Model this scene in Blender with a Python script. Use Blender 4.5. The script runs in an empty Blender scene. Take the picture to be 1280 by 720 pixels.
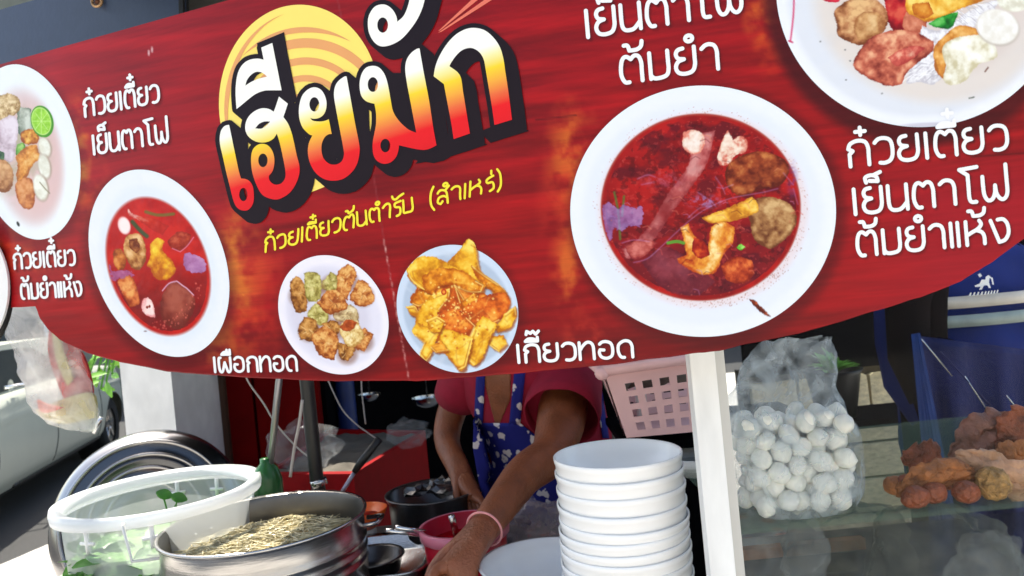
import bpy, bmesh, math, random
import numpy as np
from mathutils import Vector, Matrix, noise as mnoise
from mathutils.geometry import delaunay_2d_cdt, convex_hull_2d, tessellate_polygon

random.seed(7); rng = np.random.default_rng(7)
sc = bpy.context.scene
COL = bpy.data.collections.new('scene'); sc.collection.children.link(COL)
R = math.radians

# ------------------------------------------------------------------ camera
F = 924.0; ROLL = R(5.5); CS, SN = math.cos(ROLL), math.sin(ROLL); EYE = 1.5
cam_d = bpy.data.cameras.new('camera'); cam = bpy.data.objects.new('camera', cam_d)
COL.objects.link(cam); sc.camera = cam
cam_d.sensor_width = 36; cam_d.lens = 36 * F / 1280; cam_d.clip_end = 500; cam_d.clip_start = 0.05
cam.matrix_world = Matrix.Translation((0, 0, EYE)) @ Matrix(((CS, SN, 0, 0), (0, 0, -1, 0), (-SN, CS, 0, 0), (0, 0, 0, 1)))
sc.view_settings.view_transform = 'Standard'; sc.view_settings.look = 'None'
sc.view_settings.use_white_balance = True; sc.view_settings.white_balance_temperature = 6900; sc.view_settings.white_balance_tint = 6
cam_d.dof.use_dof = True; cam_d.dof.focus_distance = 1.02; cam_d.dof.aperture_fstop = 9
sc.view_settings.exposure = 1.3; sc.view_settings.gamma = 1
# ------------------------------------------------------------------ sky and sun
SUN_EL, SUN_AZ = R(58), R(-38)          # azimuth from +Y towards +X: behind the stall, to the left
w = bpy.data.worlds.new('World'); sc.world = w; w.use_nodes = True
nt = w.node_tree; bg = nt.nodes['Background']; sky = nt.nodes.new('ShaderNodeTexSky')
sky.sky_type = 'NISHITA'; sky.sun_disc = False; sky.sun_elevation = SUN_EL; sky.sun_rotation = SUN_AZ
sky.air_density = 1.0; sky.dust_density = 2.5; sky.ozone_density = 0.6
nt.links.new(sky.outputs[0], bg.inputs[0]); bg.inputs[1].default_value = 0.15
sd = bpy.data.lights.new('sun', 'SUN'); sd.energy = 4.0; sd.angle = R(0.5); sd.color = (1, .95, .88)
sun = bpy.data.objects.new('sun', sd); COL.objects.link(sun)
dv = Vector((math.sin(SUN_AZ) * math.cos(SUN_EL), math.cos(SUN_AZ) * math.cos(SUN_EL), math.sin(SUN_EL)))
sun.rotation_euler = dv.to_track_quat('Z', 'Y').to_euler()

# ------------------------------------------------------------------ helpers
def ray(px, py):
    x = (px - 640) / F; y = -(py - 360) / F
    return x * CS + y * SN, -x * SN + y * CS          # world X and Z per metre of depth
def P(px, py, d):
    x, z = ray(px, py); return Vector((x * d, d, EYE + z * d))
def PH(px, py, h):                                    # the point of that ray at height h
    x, z = ray(px, py); d = (h - EYE) / z; return Vector((x * d, d, h))
def lin(c): return tuple((v / 12.92 if v <= .04045 else ((v + .055) / 1.055) ** 2.4) for v in c)
def rgb(r, g, b): return lin((r / 255, g / 255, b / 255))

def mat(name, col, rough=.5, metal=0, vary=.0, scale=20, bump=0, bscale=80, spec=.5, alpha=1, emit=None, stretch=None, sss=0):
    m = bpy.data.materials.new(name); m.use_nodes = True
    t = m.node_tree; b = t.nodes['Principled BSDF']
    b.inputs['Roughness'].default_value = rough; b.inputs['Metallic'].default_value = metal
    b.inputs['Specular IOR Level'].default_value = spec
    tc = t.nodes.new('ShaderNodeTexCoord'); src = tc.outputs['Object']
    if stretch:
        mp = t.nodes.new('ShaderNodeMapping'); mp.inputs['Scale'].default_value = stretch
        t.links.new(src, mp.inputs[0]); src = mp.outputs[0]
    n = t.nodes.new('ShaderNodeTexNoise'); n.inputs['Scale'].default_value = scale; n.inputs['Detail'].default_value = 6
    t.links.new(src, n.inputs['Vector'])
    r = t.nodes.new('ShaderNodeValToRGB')
    r.color_ramp.elements[0].position = .3; r.color_ramp.elements[1].position = .7
    r.color_ramp.elements[0].color = tuple(c * (1 - vary) for c in col) + (1,)
    r.color_ramp.elements[1].color = tuple(min(1, c * (1 + vary * .6)) for c in col) + (1,)
    t.links.new(n.outputs['Fac'], r.inputs[0]); t.links.new(r.outputs[0], b.inputs['Base Color'])
    if bump:
        n2 = t.nodes.new('ShaderNodeTexNoise'); n2.inputs['Scale'].default_value = bscale; n2.inputs['Detail'].default_value = 5
        t.links.new(src, n2.inputs['Vector'])
        bp = t.nodes.new('ShaderNodeBump'); bp.inputs['Strength'].default_value = bump; bp.inputs['Distance'].default_value = .01
        t.links.new(n2.outputs['Fac'], bp.inputs['Height']); t.links.new(bp.outputs[0], b.inputs['Normal'])
    if sss:
        b.inputs['Subsurface Weight'].default_value = sss; b.inputs['Subsurface Radius'].default_value = (.01, .006, .004)
    return m

def film(name, col, opac, rough=.3, nscale=12, lo=.4, hi=1.0, gloss=.5):   # thin clear or milky plastic
    m = bpy.data.materials.new(name); m.use_nodes = True; t = m.node_tree
    b = t.nodes['Principled BSDF']; out = t.nodes['Material Output']
    b.inputs['Base Color'].default_value = (*col, 1); b.inputs['Roughness'].default_value = rough
    b.inputs['Specular IOR Level'].default_value = gloss
    tr = t.nodes.new('ShaderNodeBsdfTransparent'); mx = t.nodes.new('ShaderNodeMixShader')
    tl = t.nodes.new('ShaderNodeBsdfTranslucent'); tl.inputs[0].default_value = (*col, 1)
    m2 = t.nodes.new('ShaderNodeMixShader'); m2.inputs[0].default_value = .35
    tc = t.nodes.new('ShaderNodeTexCoord'); n = t.nodes.new('ShaderNodeTexNoise'); n.inputs['Scale'].default_value = nscale
    n.inputs['Detail'].default_value = 5; n.inputs['Distortion'].default_value = 1.2
    t.links.new(tc.outputs['Object'], n.inputs['Vector'])
    mr = t.nodes.new('ShaderNodeMapRange'); mr.inputs[1].default_value = .35; mr.inputs[2].default_value = .68
    mr.inputs[3].default_value = opac * lo; mr.inputs[4].default_value = min(1, opac * hi)
    t.links.new(n.outputs['Fac'], mr.inputs[0]); t.links.new(mr.outputs[0], mx.inputs[0])
    t.links.new(b.outputs[0], m2.inputs[1]); t.links.new(tl.outputs[0], m2.inputs[2])
    t.links.new(tr.outputs[0], mx.inputs[1]); t.links.new(m2.outputs[0], mx.inputs[2]); t.links.new(mx.outputs[0], out.inputs[0])
    return m

def vmat(name, rough=.35, grain=0):                    # printed vinyl: ink colour stored on the vertices
    m = bpy.data.materials.new(name); m.use_nodes = True; t = m.node_tree; b = t.nodes['Principled BSDF']
    a = t.nodes.new('ShaderNodeAttribute'); a.attribute_name = 'ink'; src = a.outputs['Color']
    if grain:
        tc = t.nodes.new('ShaderNodeTexCoord'); mp = t.nodes.new('ShaderNodeMapping'); mp.inputs['Scale'].default_value = (5, 1, 130)
        mp.inputs['Rotation'].default_value = (0, R(-3), 0)
        n = t.nodes.new('ShaderNodeTexNoise'); n.inputs['Scale'].default_value = 1.0; n.inputs['Detail'].default_value = 8; n.inputs['Roughness'].default_value = .7
        t.links.new(tc.outputs['Object'], mp.inputs[0]); t.links.new(mp.outputs[0], n.inputs['Vector'])
        mr = t.nodes.new('ShaderNodeMapRange'); mr.inputs[1].default_value = .3; mr.inputs[2].default_value = .7
        mr.inputs[3].default_value = 1 - grain; mr.inputs[4].default_value = 1 + grain * .5
        t.links.new(n.outputs['Fac'], mr.inputs[0])
        mx = t.nodes.new('ShaderNodeVectorMath'); mx.operation = 'SCALE'
        t.links.new(src, mx.inputs[0]); t.links.new(mr.outputs[0], mx.inputs['Scale']); src = mx.outputs[0]
    n3 = t.nodes.new('ShaderNodeTexNoise'); n3.inputs['Scale'].default_value = 9; bp = t.nodes.new('ShaderNodeBump')
    bp.inputs['Strength'].default_value = .2; bp.inputs['Distance'].default_value = .01
    t.links.new(n3.outputs['Fac'], bp.inputs['Height']); t.links.new(bp.outputs[0], b.inputs['Normal'])
    t.links.new(src, b.inputs['Base Color']); b.inputs['Roughness'].default_value = rough; b.inputs['Specular IOR Level'].default_value = .2
    return m

def raw_mesh(name, verts, faces, m=None, smooth=True):
    me = bpy.data.meshes.new(name); me.from_pydata([tuple(v) for v in verts], [], faces)
    if m: me.materials.append(m)
    if smooth: me.polygons.foreach_set('use_smooth', [True] * len(me.polygons))
    me.update(); return me
def thing(name, label, cat, loc=(0, 0, 0), rz=0, group=None):
    o = bpy.data.objects.new(name, None); COL.objects.link(o); o.location = loc; o.rotation_euler = (0, 0, rz)
    o.empty_display_size = .05; o['label'] = label; o['category'] = cat
    if group: o['group'] = group
    return o
def tag(o, label, cat, group=None):
    o['label'] = label; o['category'] = cat
    if group: o['group'] = group
    return o
def origin(o):
    v = Vector((0, 0, 0))
    while o: v += o.location; o = o.parent
    return v
def obj(name, geo, m, parent=None, smooth=True, loc=None, label=None, local=False, sub=0, kind=None):
    """geo = (verts, faces) in world coordinates unless local; one mesh object"""
    vs, fs = geo
    if loc is None: loc = (0, 0, 0)
    if parent is not None and not local:
        og = origin(parent); vs = [Vector(v) - og - Vector(loc) for v in vs]
    elif parent is None and not local:
        c = Vector((sum(v[0] for v in vs) / len(vs), sum(v[1] for v in vs) / len(vs), min(v[2] for v in vs)))
        vs = [Vector(v) - c for v in vs]; loc = c
    o = bpy.data.objects.new(name, raw_mesh(name, vs, fs, m, smooth)); COL.objects.link(o); o.location = loc
    if parent: o.parent = parent
    if label: o['label'] = label
    if kind: o['kind'] = kind
    if sub:
        s = o.modifiers.new('sub', 'SUBSURF'); s.levels = sub; s.render_levels = sub
    return o
def dup(root, loc, label=None, rz=None):
    r = root.copy(); COL.objects.link(r); r.location = loc
    if rz is not None: r.rotation_euler = (0, 0, rz)
    if label: r['label'] = label
    for ch in list(root.children):
        c = ch.copy(); COL.objects.link(c); c.parent = r
        for g in list(ch.children):
            d = g.copy(); COL.objects.link(d); d.parent = c
    return r
def merge(*gs):
    V, Fc = [], []
    for v, f in gs:
        k = len(V); V += list(v); Fc += [tuple(i + k for i in q) for q in f]
    return V, Fc
def box(x0, x1, y0, y1, z0, z1, bev=0):
    if bev <= 0:
        v = [(x, y, z) for z in (z0, z1) for y in (y0, y1) for x in (x0, x1)]
        return [Vector(p) for p in v], [(0, 2, 3, 1), (4, 5, 7, 6), (0, 1, 5, 4), (2, 6, 7, 3), (0, 4, 6, 2), (1, 3, 7, 5)]
    bm = bmesh.new(); bmesh.ops.create_cube(bm, size=1)
    for v in bm.verts: v.co = Vector(((x0 + x1) / 2 + v.co.x * (x1 - x0), (y0 + y1) / 2 + v.co.y * (y1 - y0), (z0 + z1) / 2 + v.co.z * (z1 - z0)))
    bmesh.ops.bevel(bm, geom=list(bm.edges), offset=bev, segments=2, affect='EDGES', profile=.7)
    bm.verts.index_update(); g = ([v.co.copy() for v in bm.verts], [tuple(v.index for v in f.verts) for f in bm.faces]); bm.free(); return g
def rotz(g, a, c=(0, 0, 0)):
    M = Matrix.Translation(c) @ Matrix.Rotation(a, 4, 'Z') @ Matrix.Translation(-Vector(c)); return [M @ Vector(v) for v in g[0]], g[1]
def xf(g, M): return [M @ Vector(v) for v in g[0]], g[1]
def lathe(prof, n=48, c=(0, 0, 0), close=False):
    V = []; Fc = []; c = Vector(c)
    for r, z in prof:
        for k in range(n):
            a = 2 * math.pi * k / n; V.append(c + Vector((r * math.cos(a), r * math.sin(a), z)))
    for i in range(len(prof) - 1):
        for k in range(n): Fc.append((i * n + k, i * n + (k + 1) % n, (i + 1) * n + (k + 1) % n, (i + 1) * n + k))
    if close: Fc.append(tuple(range(n))[::-1]); Fc.append(tuple((len(prof) - 1) * n + k for k in range(n)))
    return V, Fc
def tube(pts, rad, n=8, caps=True):
    pts = [Vector(p) for p in pts]; rad = rad if isinstance(rad, (list, tuple)) else [rad] * len(pts)
    V = []; Fc = []; up = None
    for i, p in enumerate(pts):
        t = (pts[min(i + 1, len(pts) - 1)] - pts[max(i - 1, 0)]).normalized()
        if up is None: up = t.orthogonal().normalized()
        up = (up - t * up.dot(t)).normalized(); s = t.cross(up)
        for k in range(n):
            a = 2 * math.pi * k / n; V.append(p + (up * math.cos(a) + s * math.sin(a)) * rad[i])
    for i in range(len(pts) - 1):
        for k in range(n): Fc.append((i * n + k, i * n + (k + 1) % n, (i + 1) * n + (k + 1) % n, (i + 1) * n + k))
    if caps: Fc.append(tuple(range(n))[::-1]); Fc.append(tuple((len(pts) - 1) * n + k for k in range(n)))
    return V, Fc
def cr(pts, seg=6, closed=False, corner=50):
    """smooth 2-D/3-D line through the points, keeping sharp corners"""
    P_ = [np.array(p, float) for p in pts]; n = len(P_); out = []
    def ang(i):
        if not closed and (i == 0 or i == n - 1): return 999
        a = P_[i] - P_[i - 1]; b = P_[(i + 1) % n] - P_[i]
        return math.degrees(math.acos(max(-1, min(1, a @ b / (np.linalg.norm(a) * np.linalg.norm(b) + 1e-9)))))
    cn = [ang(i) > corner for i in range(n)]
    for i in range(n if closed else n - 1):
        p1, p2 = P_[i], P_[(i + 1) % n]
        p0 = p1 if cn[i] else P_[i - 1]; p3 = p2 if cn[(i + 1) % n] else P_[(i + 2) % n]
        for k in range(seg):
            t = k / seg
            out.append(.5 * (2 * p1 + (p2 - p0) * t + (2 * p0 - 5 * p1 + 4 * p2 - p3) * t * t + (3 * p1 - p0 - 3 * p2 + p3) * t ** 3))
    if not closed: out.append(P_[-1])
    return out
def blob(c, rx, ry, rz, amp=.15, fs=2., seed=0, sub=3, flat=0):
    bm = bmesh.new(); bmesh.ops.create_icosphere(bm, subdivisions=sub, radius=1)
    V = []
    for v in bm.verts:
        d = v.co.normalized(); q = d * fs + Vector((seed * 7.3, seed * 3.1, seed)); k = 1 + amp * mnoise.fractal(q, 1.0, 2.0, 4)
        V.append(Vector((d.x * rx * k, d.y * ry * k, d.z * rz * k)) + Vector(c))
    Fc = [tuple(v.index for v in f.verts) for f in bm.faces]; bm.free(); return V, Fc

# numpy noise for the print
LAT = rng.random((256, 256))
def vnoise(x, y):
    xi = np.floor(x).astype(int); yi = np.floor(y).astype(int); fx = x - xi; fy = y - yi
    fx = fx * fx * (3 - 2 * fx); fy = fy * fy * (3 - 2 * fy); a = LAT[xi & 255, yi & 255]; b = LAT[(xi + 1) & 255, yi & 255]
    c = LAT[xi & 255, (yi + 1) & 255]; d = LAT[(xi + 1) & 255, (yi + 1) & 255]
    return (a * (1 - fx) + b * fx) * (1 - fy) + (c * (1 - fx) + d * fx) * fy
def fbm(x, y, o=4):
    s = 0; a = .5
    for k in range(o): s = s + a * vnoise(x * 2 ** k + k * 17.3, y * 2 ** k + k * 9.1); a *= .5
    return s / (1 - .5 ** o)

class Paint:
    """ink laid on a point set; coordinates are the photograph's pixels as they fall on the banner"""
    def __init__(s, X, Y, base): s.X, s.Y = X.ravel(), Y.ravel(); s.C = np.tile(np.array(base, float) / 255, (s.X.size, 1))
    def mix(s, idx, al, col):
        col = np.asarray(col, float); al = np.clip(al, 0, 1)[:, None]; s.C[idx] = s.C[idx] * (1 - al) + col * al
    def sel(s, x0, x1, y0, y1): return np.nonzero((s.X > x0) & (s.X < x1) & (s.Y > y0) & (s.Y < y1))[0]
    def ell(s, cx, cy, a, b, c, col, soft=.8, op=1., col2=None, ns=8., grow=0):
        i = s.sel(cx - a - soft * 3 - 4, cx + a + soft * 3 + 4, cy - b - soft * 3 - 4, cy + b + soft * 3 + 4)
        if not len(i): return
        x = (s.X[i] - cx) / a; y = (s.Y[i] - cy) / b
        r = np.sqrt(np.maximum(0, (x * x - 2 * c * x * y + y * y) / (1 - c * c))); d = (1 - r) * min(a, b)
        al = np.clip(d / soft + .5, 0, 1); al = al * al * (3 - 2 * al)
        cc = np.array(col) / 255
        if col2 is not None:
            n = np.clip((fbm(s.X[i] / ns, s.Y[i] / ns) - .3) / .4, 0, 1)[:, None]; cc = cc * (1 - n) + np.array(col2) / 255 * n
        s.mix(i, al * op, cc)
    def sdf(s, i, pts):
        x, y = s.X[i], s.Y[i]; D = np.full(x.shape, 1e9); ins = np.zeros(x.shape, bool); n = len(pts)
        for k in range(n):
            ax, ay = pts[k]; bx, by = pts[(k + 1) % n]; ex, ey = bx - ax, by - ay; L = ex * ex + ey * ey + 1e-9
            t = np.clip(((x - ax) * ex + (y - ay) * ey) / L, 0, 1); D = np.minimum(D, (x - ax - t * ex) ** 2 + (y - ay - t * ey) ** 2)
            if ay != by: ins ^= ((ay > y) != (by > y)) & (x < (bx - ax) * (y - ay) / (by - ay) + ax)
        return np.where(ins, 1, -1) * np.sqrt(D)
    def poly(s, pts, dark, mid, light, ns=5., edge=3., soft=.9, rough=1.2, op=1., seed=0, shade=.5):
        pts = [tuple(p) for p in cr(pts, 4, True, 70)]
        xs = [p[0] for p in pts]; ys = [p[1] for p in pts]; i = s.sel(min(xs) - 5, max(xs) + 5, min(ys) - 5, max(ys) + 5)
        if not len(i): return
        x, y = s.X[i], s.Y[i]
        D = s.sdf(i, pts) + (fbm(x / 3 + seed, y / 3) - .5) * 2 * rough
        al = np.clip(D / soft + .5, 0, 1)
        ns = ns * 1.7; n = fbm(x / ns + seed * 3.7, y / ns + seed, 4); n2 = fbm(x / ns * 2.7 + 31 + seed, y / ns * 2.7, 3)
        v = np.clip((n * .75 + n2 * .25 - .5) * 2.3 + .55, 0, 1); h = (max(ys) - y) / (max(ys) - min(ys) + 1e-6)
        v = np.clip(v + shade * (h - .5) * .6 - np.clip(1 - D / edge, 0, 1) * .45, 0, 1)[:, None]
        d, m_, l = (np.array(c) / 255 for c in (dark, mid, light))
        s.mix(i, al * op, np.where(v < .5, d + (m_ - d) * v * 2, m_ + (l - m_) * (v - .5) * 2))
    def line(s, pts, wd, col, soft=.8, op=1., smooth=True):
        if smooth and len(pts) > 2: pts = [tuple(p) for p in cr(pts, 4)]
        xs = [p[0] for p in pts]; ys = [p[1] for p in pts]; g = wd + soft * 2 + 2; i = s.sel(min(xs) - g, max(xs) + g, min(ys) - g, max(ys) + g)
        if not len(i): return
        x, y = s.X[i], s.Y[i]; D = np.full(x.shape, 1e9)
        for (ax, ay), (bx, by) in zip(pts[:-1], pts[1:]):
            ex, ey = bx - ax, by - ay; L = ex * ex + ey * ey + 1e-9; t = np.clip(((x - ax) * ex + (y - ay) * ey) / L, 0, 1)
            D = np.minimum(D, (x - ax - t * ex) ** 2 + (y - ay - t * ey) ** 2)
        s.mix(i, np.clip((wd / 2 - np.sqrt(D)) / soft + .5, 0, 1) * op, np.array(col) / 255)
    def cloud(s, cx, cy, rx, ry, col, op, ns=14., seed=0):
        i = s.sel(cx - rx * 1.4, cx + rx * 1.4, cy - ry * 1.4, cy + ry * 1.4); x, y = s.X[i], s.Y[i]
        r = np.sqrt(((x - cx) / rx) ** 2 + ((y - cy) / ry) ** 2); n = fbm(x / ns + seed, y / ns + seed * 2, 5)
        s.mix(i, np.clip((1.15 - r) * 1.2, 0, 1) * np.clip((n - .36) * 3.4, 0, 1) * op, np.array(col) / 255)
    def speck(s, cx, cy, a, b, r0, r1, n, col, size=.8, op=.8, a0=0, a1=6.283):
        for _ in range(n):
            t = random.uniform(a0, a1); r = random.uniform(r0, r1); x, y = cx + a * r * math.cos(t), cy + b * r * math.sin(t); z = random.uniform(.4, 1.3) * size
            s.ell(x, y, z + .3, z + .3, 0, col, .8, op)
    def ink(s, gain=.93): c = np.clip(s.C, 0, 1); c = np.where(c <= .04045, c / 12.92, ((c + .055) / 1.055) ** 2.4) * gain; return c
def inkmesh(name, verts, faces, cols, m, parent):
    me = bpy.data.meshes.new(name); nv = len(verts); nf = len(faces); faces = np.asarray(faces, np.int32)
    me.vertices.add(nv); me.vertices.foreach_set('co', np.asarray(verts, np.float32).ravel())
    me.loops.add(nf * 4); me.loops.foreach_set('vertex_index', faces.ravel()); me.polygons.add(nf)
    me.polygons.foreach_set('loop_start', np.arange(0, nf * 4, 4, dtype=np.int32)); me.update(calc_edges=True); me.validate()
    a = me.color_attributes.new('ink', 'FLOAT_COLOR', 'POINT'); a.data.foreach_set('color', np.hstack([cols, np.ones((nv, 1))]).astype(np.float32).ravel())
    me.materials.append(m); o = bpy.data.objects.new(name, me); COL.objects.link(o); o.parent = parent; return o

# ------------------------------------------------------------------ materials
M = dict(
    white_plastic=mat('white_melamine', (.86, .86, .85), .22, vary=.02, spec=.5),
    steel=mat('stainless_steel', (.62, .61, .59), .22, 1, vary=.12, scale=14, bump=.05, bscale=160, stretch=(1, 1, 6)),
    dark_steel=mat('worn_dark_steel', (.12, .12, .125), .32, .9, vary=.25, scale=30),
    black_plastic=mat('black_plastic', (.012, .012, .013), .4, vary=.2),
    alu=mat('white_painted_aluminium', (.82, .82, .8), .35, vary=.14, scale=26, bump=.06, bscale=60, stretch=(1, 1, .25)),
    navy=mat('navy_board_paint', rgb(40, 52, 76), .45, vary=.1, scale=30, bump=.05),
    red_panel=mat('red_painted_panel', rgb(104, 4, 6), .8, spec=.08, vary=.25, scale=8, bump=.1),
    red_gloss=mat('red_plastic', rgb(146, 5, 14), .6, spec=.12, vary=.15),
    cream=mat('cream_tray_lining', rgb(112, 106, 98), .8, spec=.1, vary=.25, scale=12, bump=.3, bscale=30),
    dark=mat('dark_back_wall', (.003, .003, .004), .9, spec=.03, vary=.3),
    blue=mat('deep_blue_drum', rgb(10, 40, 100), .5, vary=.2),
    concrete=mat('asphalt', (.036, .036, .038), .9, vary=.35, scale=60, bump=.5, bscale=300),
    paving=mat('pale_concrete', (.5, .48, .45), .9, vary=.2, scale=20, bump=.4, bscale=120),
    plaster=mat('white_pillar_paint', (.74, .73, .7), .8, vary=.12, scale=9, bump=.2, bscale=40),
    brown=mat('brown_wood_edge', rgb(70, 45, 28), .7, vary=.3, stretch=(1, 1, .1), scale=60),
    skin=mat('skin', rgb(140, 80, 50), .46, vary=.26, scale=26, bump=.3, bscale=200, sss=.12),
    shirt=mat('crimson_cotton', rgb(150, 14, 48), .9, vary=.12, scale=40, bump=.25, bscale=25),
    pink=mat('pale_pink_plastic', rgb(240, 192, 190), .4, vary=.06, spec=.4),
    stone=mat('pale_stone_block', rgb(226, 212, 172), .9, vary=.3, scale=10, bump=.6, bscale=40),
    mortar=mat('grey_mortar', rgb(90, 84, 70), .95, vary=.3),
    cane=mat('fish_ball', rgb(238, 236, 226), .28, vary=.05, scale=30, bump=.15, bscale=60, sss=.2),
    crisp=mat('fried_batter', rgb(176, 106, 54), .55, vary=.6, scale=38, bump=1., bscale=90),
    crisp_light=mat('fried_tofu_skin', rgb(206, 154, 118), .35, vary=.45, scale=26, bump=.9, bscale=60),
    crisp_dark=mat('fried_ball_crust', rgb(150, 76, 44), .42, vary=.5, scale=46, bump=.9, bscale=120),
    leaf=mat('green_leaf', rgb(60, 124, 22), .45, vary=.4, scale=18, bump=.2),
    dark_leaf=mat('dark_green_leaf', rgb(34, 84, 24), .45, vary=.4, scale=18),
    sprout=mat('bean_sprout', rgb(212, 200, 162), .22, vary=.55, scale=30),
    broth=mat('cloudy_broth', rgb(176, 160, 112), .15, vary=.2),
    jacket=mat('blue_work_jacket', rgb(24, 44, 112), .85, spec=.1, vary=.2, scale=10, bump=.5, bscale=12),
    orange=mat('orange_plastic', rgb(240, 100, 30), .35, vary=.1),
    car=mat('silver_green_car_paint', rgb(196, 200, 188), .3, .3, vary=.02, scale=6),
    rubber=mat('tyre_rubber', (.015, .015, .016), .85, vary=.3),
    chrome=mat('chrome', (.8, .8, .8), .12, 1),
)

# ------------------------------------------------------------------ ground, street, walls of the stall
g = obj('asphalt_road', ([(-60, -40, 0), (60, -40, 0), (60, 90, 0), (-60, 90, 0)], [(0, 1, 2, 3)]), M['concrete'], smooth=False); g['kind'] = 'structure'
pv = PH(0, 706, .12); pw = PH(70, 676, .12); ed = (pw - pv); ed.z = 0; ed.normalize(); nn = Vector((ed.y, -ed.x, 0))
a, b = pv - ed * 16, pw + ed * 6
k = [a, b, b + nn * 16, a + nn * 16]
obj('pavement', ([Vector((p.x, p.y, 0.004)) for p in k] + [Vector((p.x, p.y, .12)) for p in k], [(4, 5, 6, 7), (0, 1, 5, 4), (1, 2, 6, 5), (2, 3, 7, 6), (3, 0, 4, 7)]), M['paving'], smooth=False)['kind'] = 'structure'

# ================================================================== the banner
SL = .395                                            # plane Y = 1 - SL * X, vertical
BO = Vector((0, 1.0, EYE)); U = Vector((1, -SL, 0)).normalized(); BRZ = math.atan2(U.y, U.x)
def Bn(X, Y, lift=0.):                               # banner-local coordinates of the points seen at X, Y
    X = np.asarray(X, float); Y = np.asarray(Y, float)
    x = (X - 640) / F; y = -(Y - 360) / F; wx = x * CS + y * SN; wz = -x * SN + y * CS; t = 1 / (1 + SL * wx)
    return np.stack([wx * t / U.x, np.full(X.shape, -lift) if np.isscalar(lift) else -lift, wz * t], -1)
banner = thing('noodle_banner', 'large red noodle shop banner with printed soup bowls and white Thai lettering', 'banner', BO, BRZ)
def top_y(x): return 80.5 - .2818 * x
BOT = [(-70, 390), (0, 385), (44, 383.5), (45, 384), (49, 397), (60, 412), (75, 425), (110, 441), (150, 453), (210, 464), (300, 471.5), (420, 476.5), (520, 476.5),
       (640, 467.5), (760, 456), (900, 438), (1000, 416), (1060, 399), (1150, 372), (1200, 352), (1240, 327), (1280, 298), (1330, 250), (1380, 180)]
def bot_y(x): return np.interp(x, [p[0] for p in BOT], [p[1] for p in BOT])

xs = np.arange(-70, 1362, 2.0); NR = 232
tops = np.maximum(top_y(xs), -14); bots = bot_y(xs) + (fbm(xs / 30, xs * 0, 3) - .5) * 2.2
T = np.linspace(0, 1, NR)[:, None]; GY = tops * (1 - T) + bots * T; GX = np.tile(xs, (NR, 1))
pt = Paint(GX, GY, (172, 24, 30))
X_, Y_ = pt.X, pt.Y
n = fbm(X_ / 160, (Y_ + .11 * X_) / 14, 4); n2 = fbm(X_ / 60 + 9, (Y_ + .11 * X_) / 4, 4)
v = np.clip(.5 + (n - .5) * 1.1 + (n2 - .5) * .5, 0, 1)[:, None]
pt.C = (np.array([112, 9, 16]) * (1 - v) + np.array([190, 20, 26]) * v) / 255
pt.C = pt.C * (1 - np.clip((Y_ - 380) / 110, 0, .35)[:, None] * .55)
al = np.clip((420 - X_) / 420, 0, 1) * .5; pt.mix(slice(None), al, np.array([186, 40, 46]) / 255)  # paler red towards the left end: reflected haze put into the ink
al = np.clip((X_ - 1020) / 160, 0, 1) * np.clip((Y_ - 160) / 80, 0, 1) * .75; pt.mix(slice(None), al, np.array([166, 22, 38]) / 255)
# printed flames and the dark glow round the dishes
for c in [(95, 175, 22, 60, (236, 130, 40), 1, 12, 1), (112, 240, 26, 60, (226, 80, 36), .9, 12, 2), (40, 320, 60, 34, (222, 84, 36), .7, 14, 3), (2, 300, 30, 26, (230, 100, 30), .8, 14, 9),
          (296, 345, 34, 110, (232, 150, 50), 1, 16, 4), (320, 390, 36, 70, (216, 66, 34), .9, 16, 5), (270, 430, 26, 40, (220, 130, 50), .9, 12, 6), (100, 210, 14, 50, (240, 170, 60), .9, 10, 8),
          (716, 200, 36, 80, (232, 130, 44), 1, 16, 7), (712, 330, 26, 70, (226, 120, 44), .95, 14, 8), (735, 420, 40, 34, (210, 70, 40), .8, 14, 9), (700, 255, 30, 70, (206, 56, 36), .8, 14, 10),
          (955, 20, 28, 44, (232, 130, 40), 1, 14, 11), (965, 60, 30, 40, (214, 80, 30), .7, 14, 12), (330, 340, 40, 40, (210, 70, 40), .6, 14, 13)]:
    pt.cloud(*c[:5], c[5] * .78, c[6] * 1.3, c[7])
for e in [(1150, -8, 196, 190, 0, .8), (34, 196, 74, 117, .22, .35), (199, 336, 96, 124, .27, .45), (419, 398, 75, 80, .16, .35), (574, 390, 82, 85, .08, .35), (884, 270, 174, 165, 0, .5)]:
    pt.ell(*e[:5], (62, 8, 16), 18, e[5])
for y0, x0, x1 in [(352, 1230, 1300), (196, 1215, 1300), (150, 670, 720)]: pt.line([(x0, y0), (x1, y0 - 6)], 2, (70, 8, 12), 2, .6)
for px_, py_ in [(190, 62), (186, 66)]: pt.ell(px_, py_, 1.2, 3.5, 0, (235, 190, 190), 1.2, .9)
# pale fold where two prints meet
pt.line([(420, -10), (458, 170), (485, 330), (512, 478)], 1.6, (150, 66, 68), 1.6, .6)
for k in range(60):
    yy = random.uniform(300, 474); pt.ell(485 + (yy - 330) * .18, yy, .8, random.uniform(1, 3), 0, (222, 160, 150), .8, .5)

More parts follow.
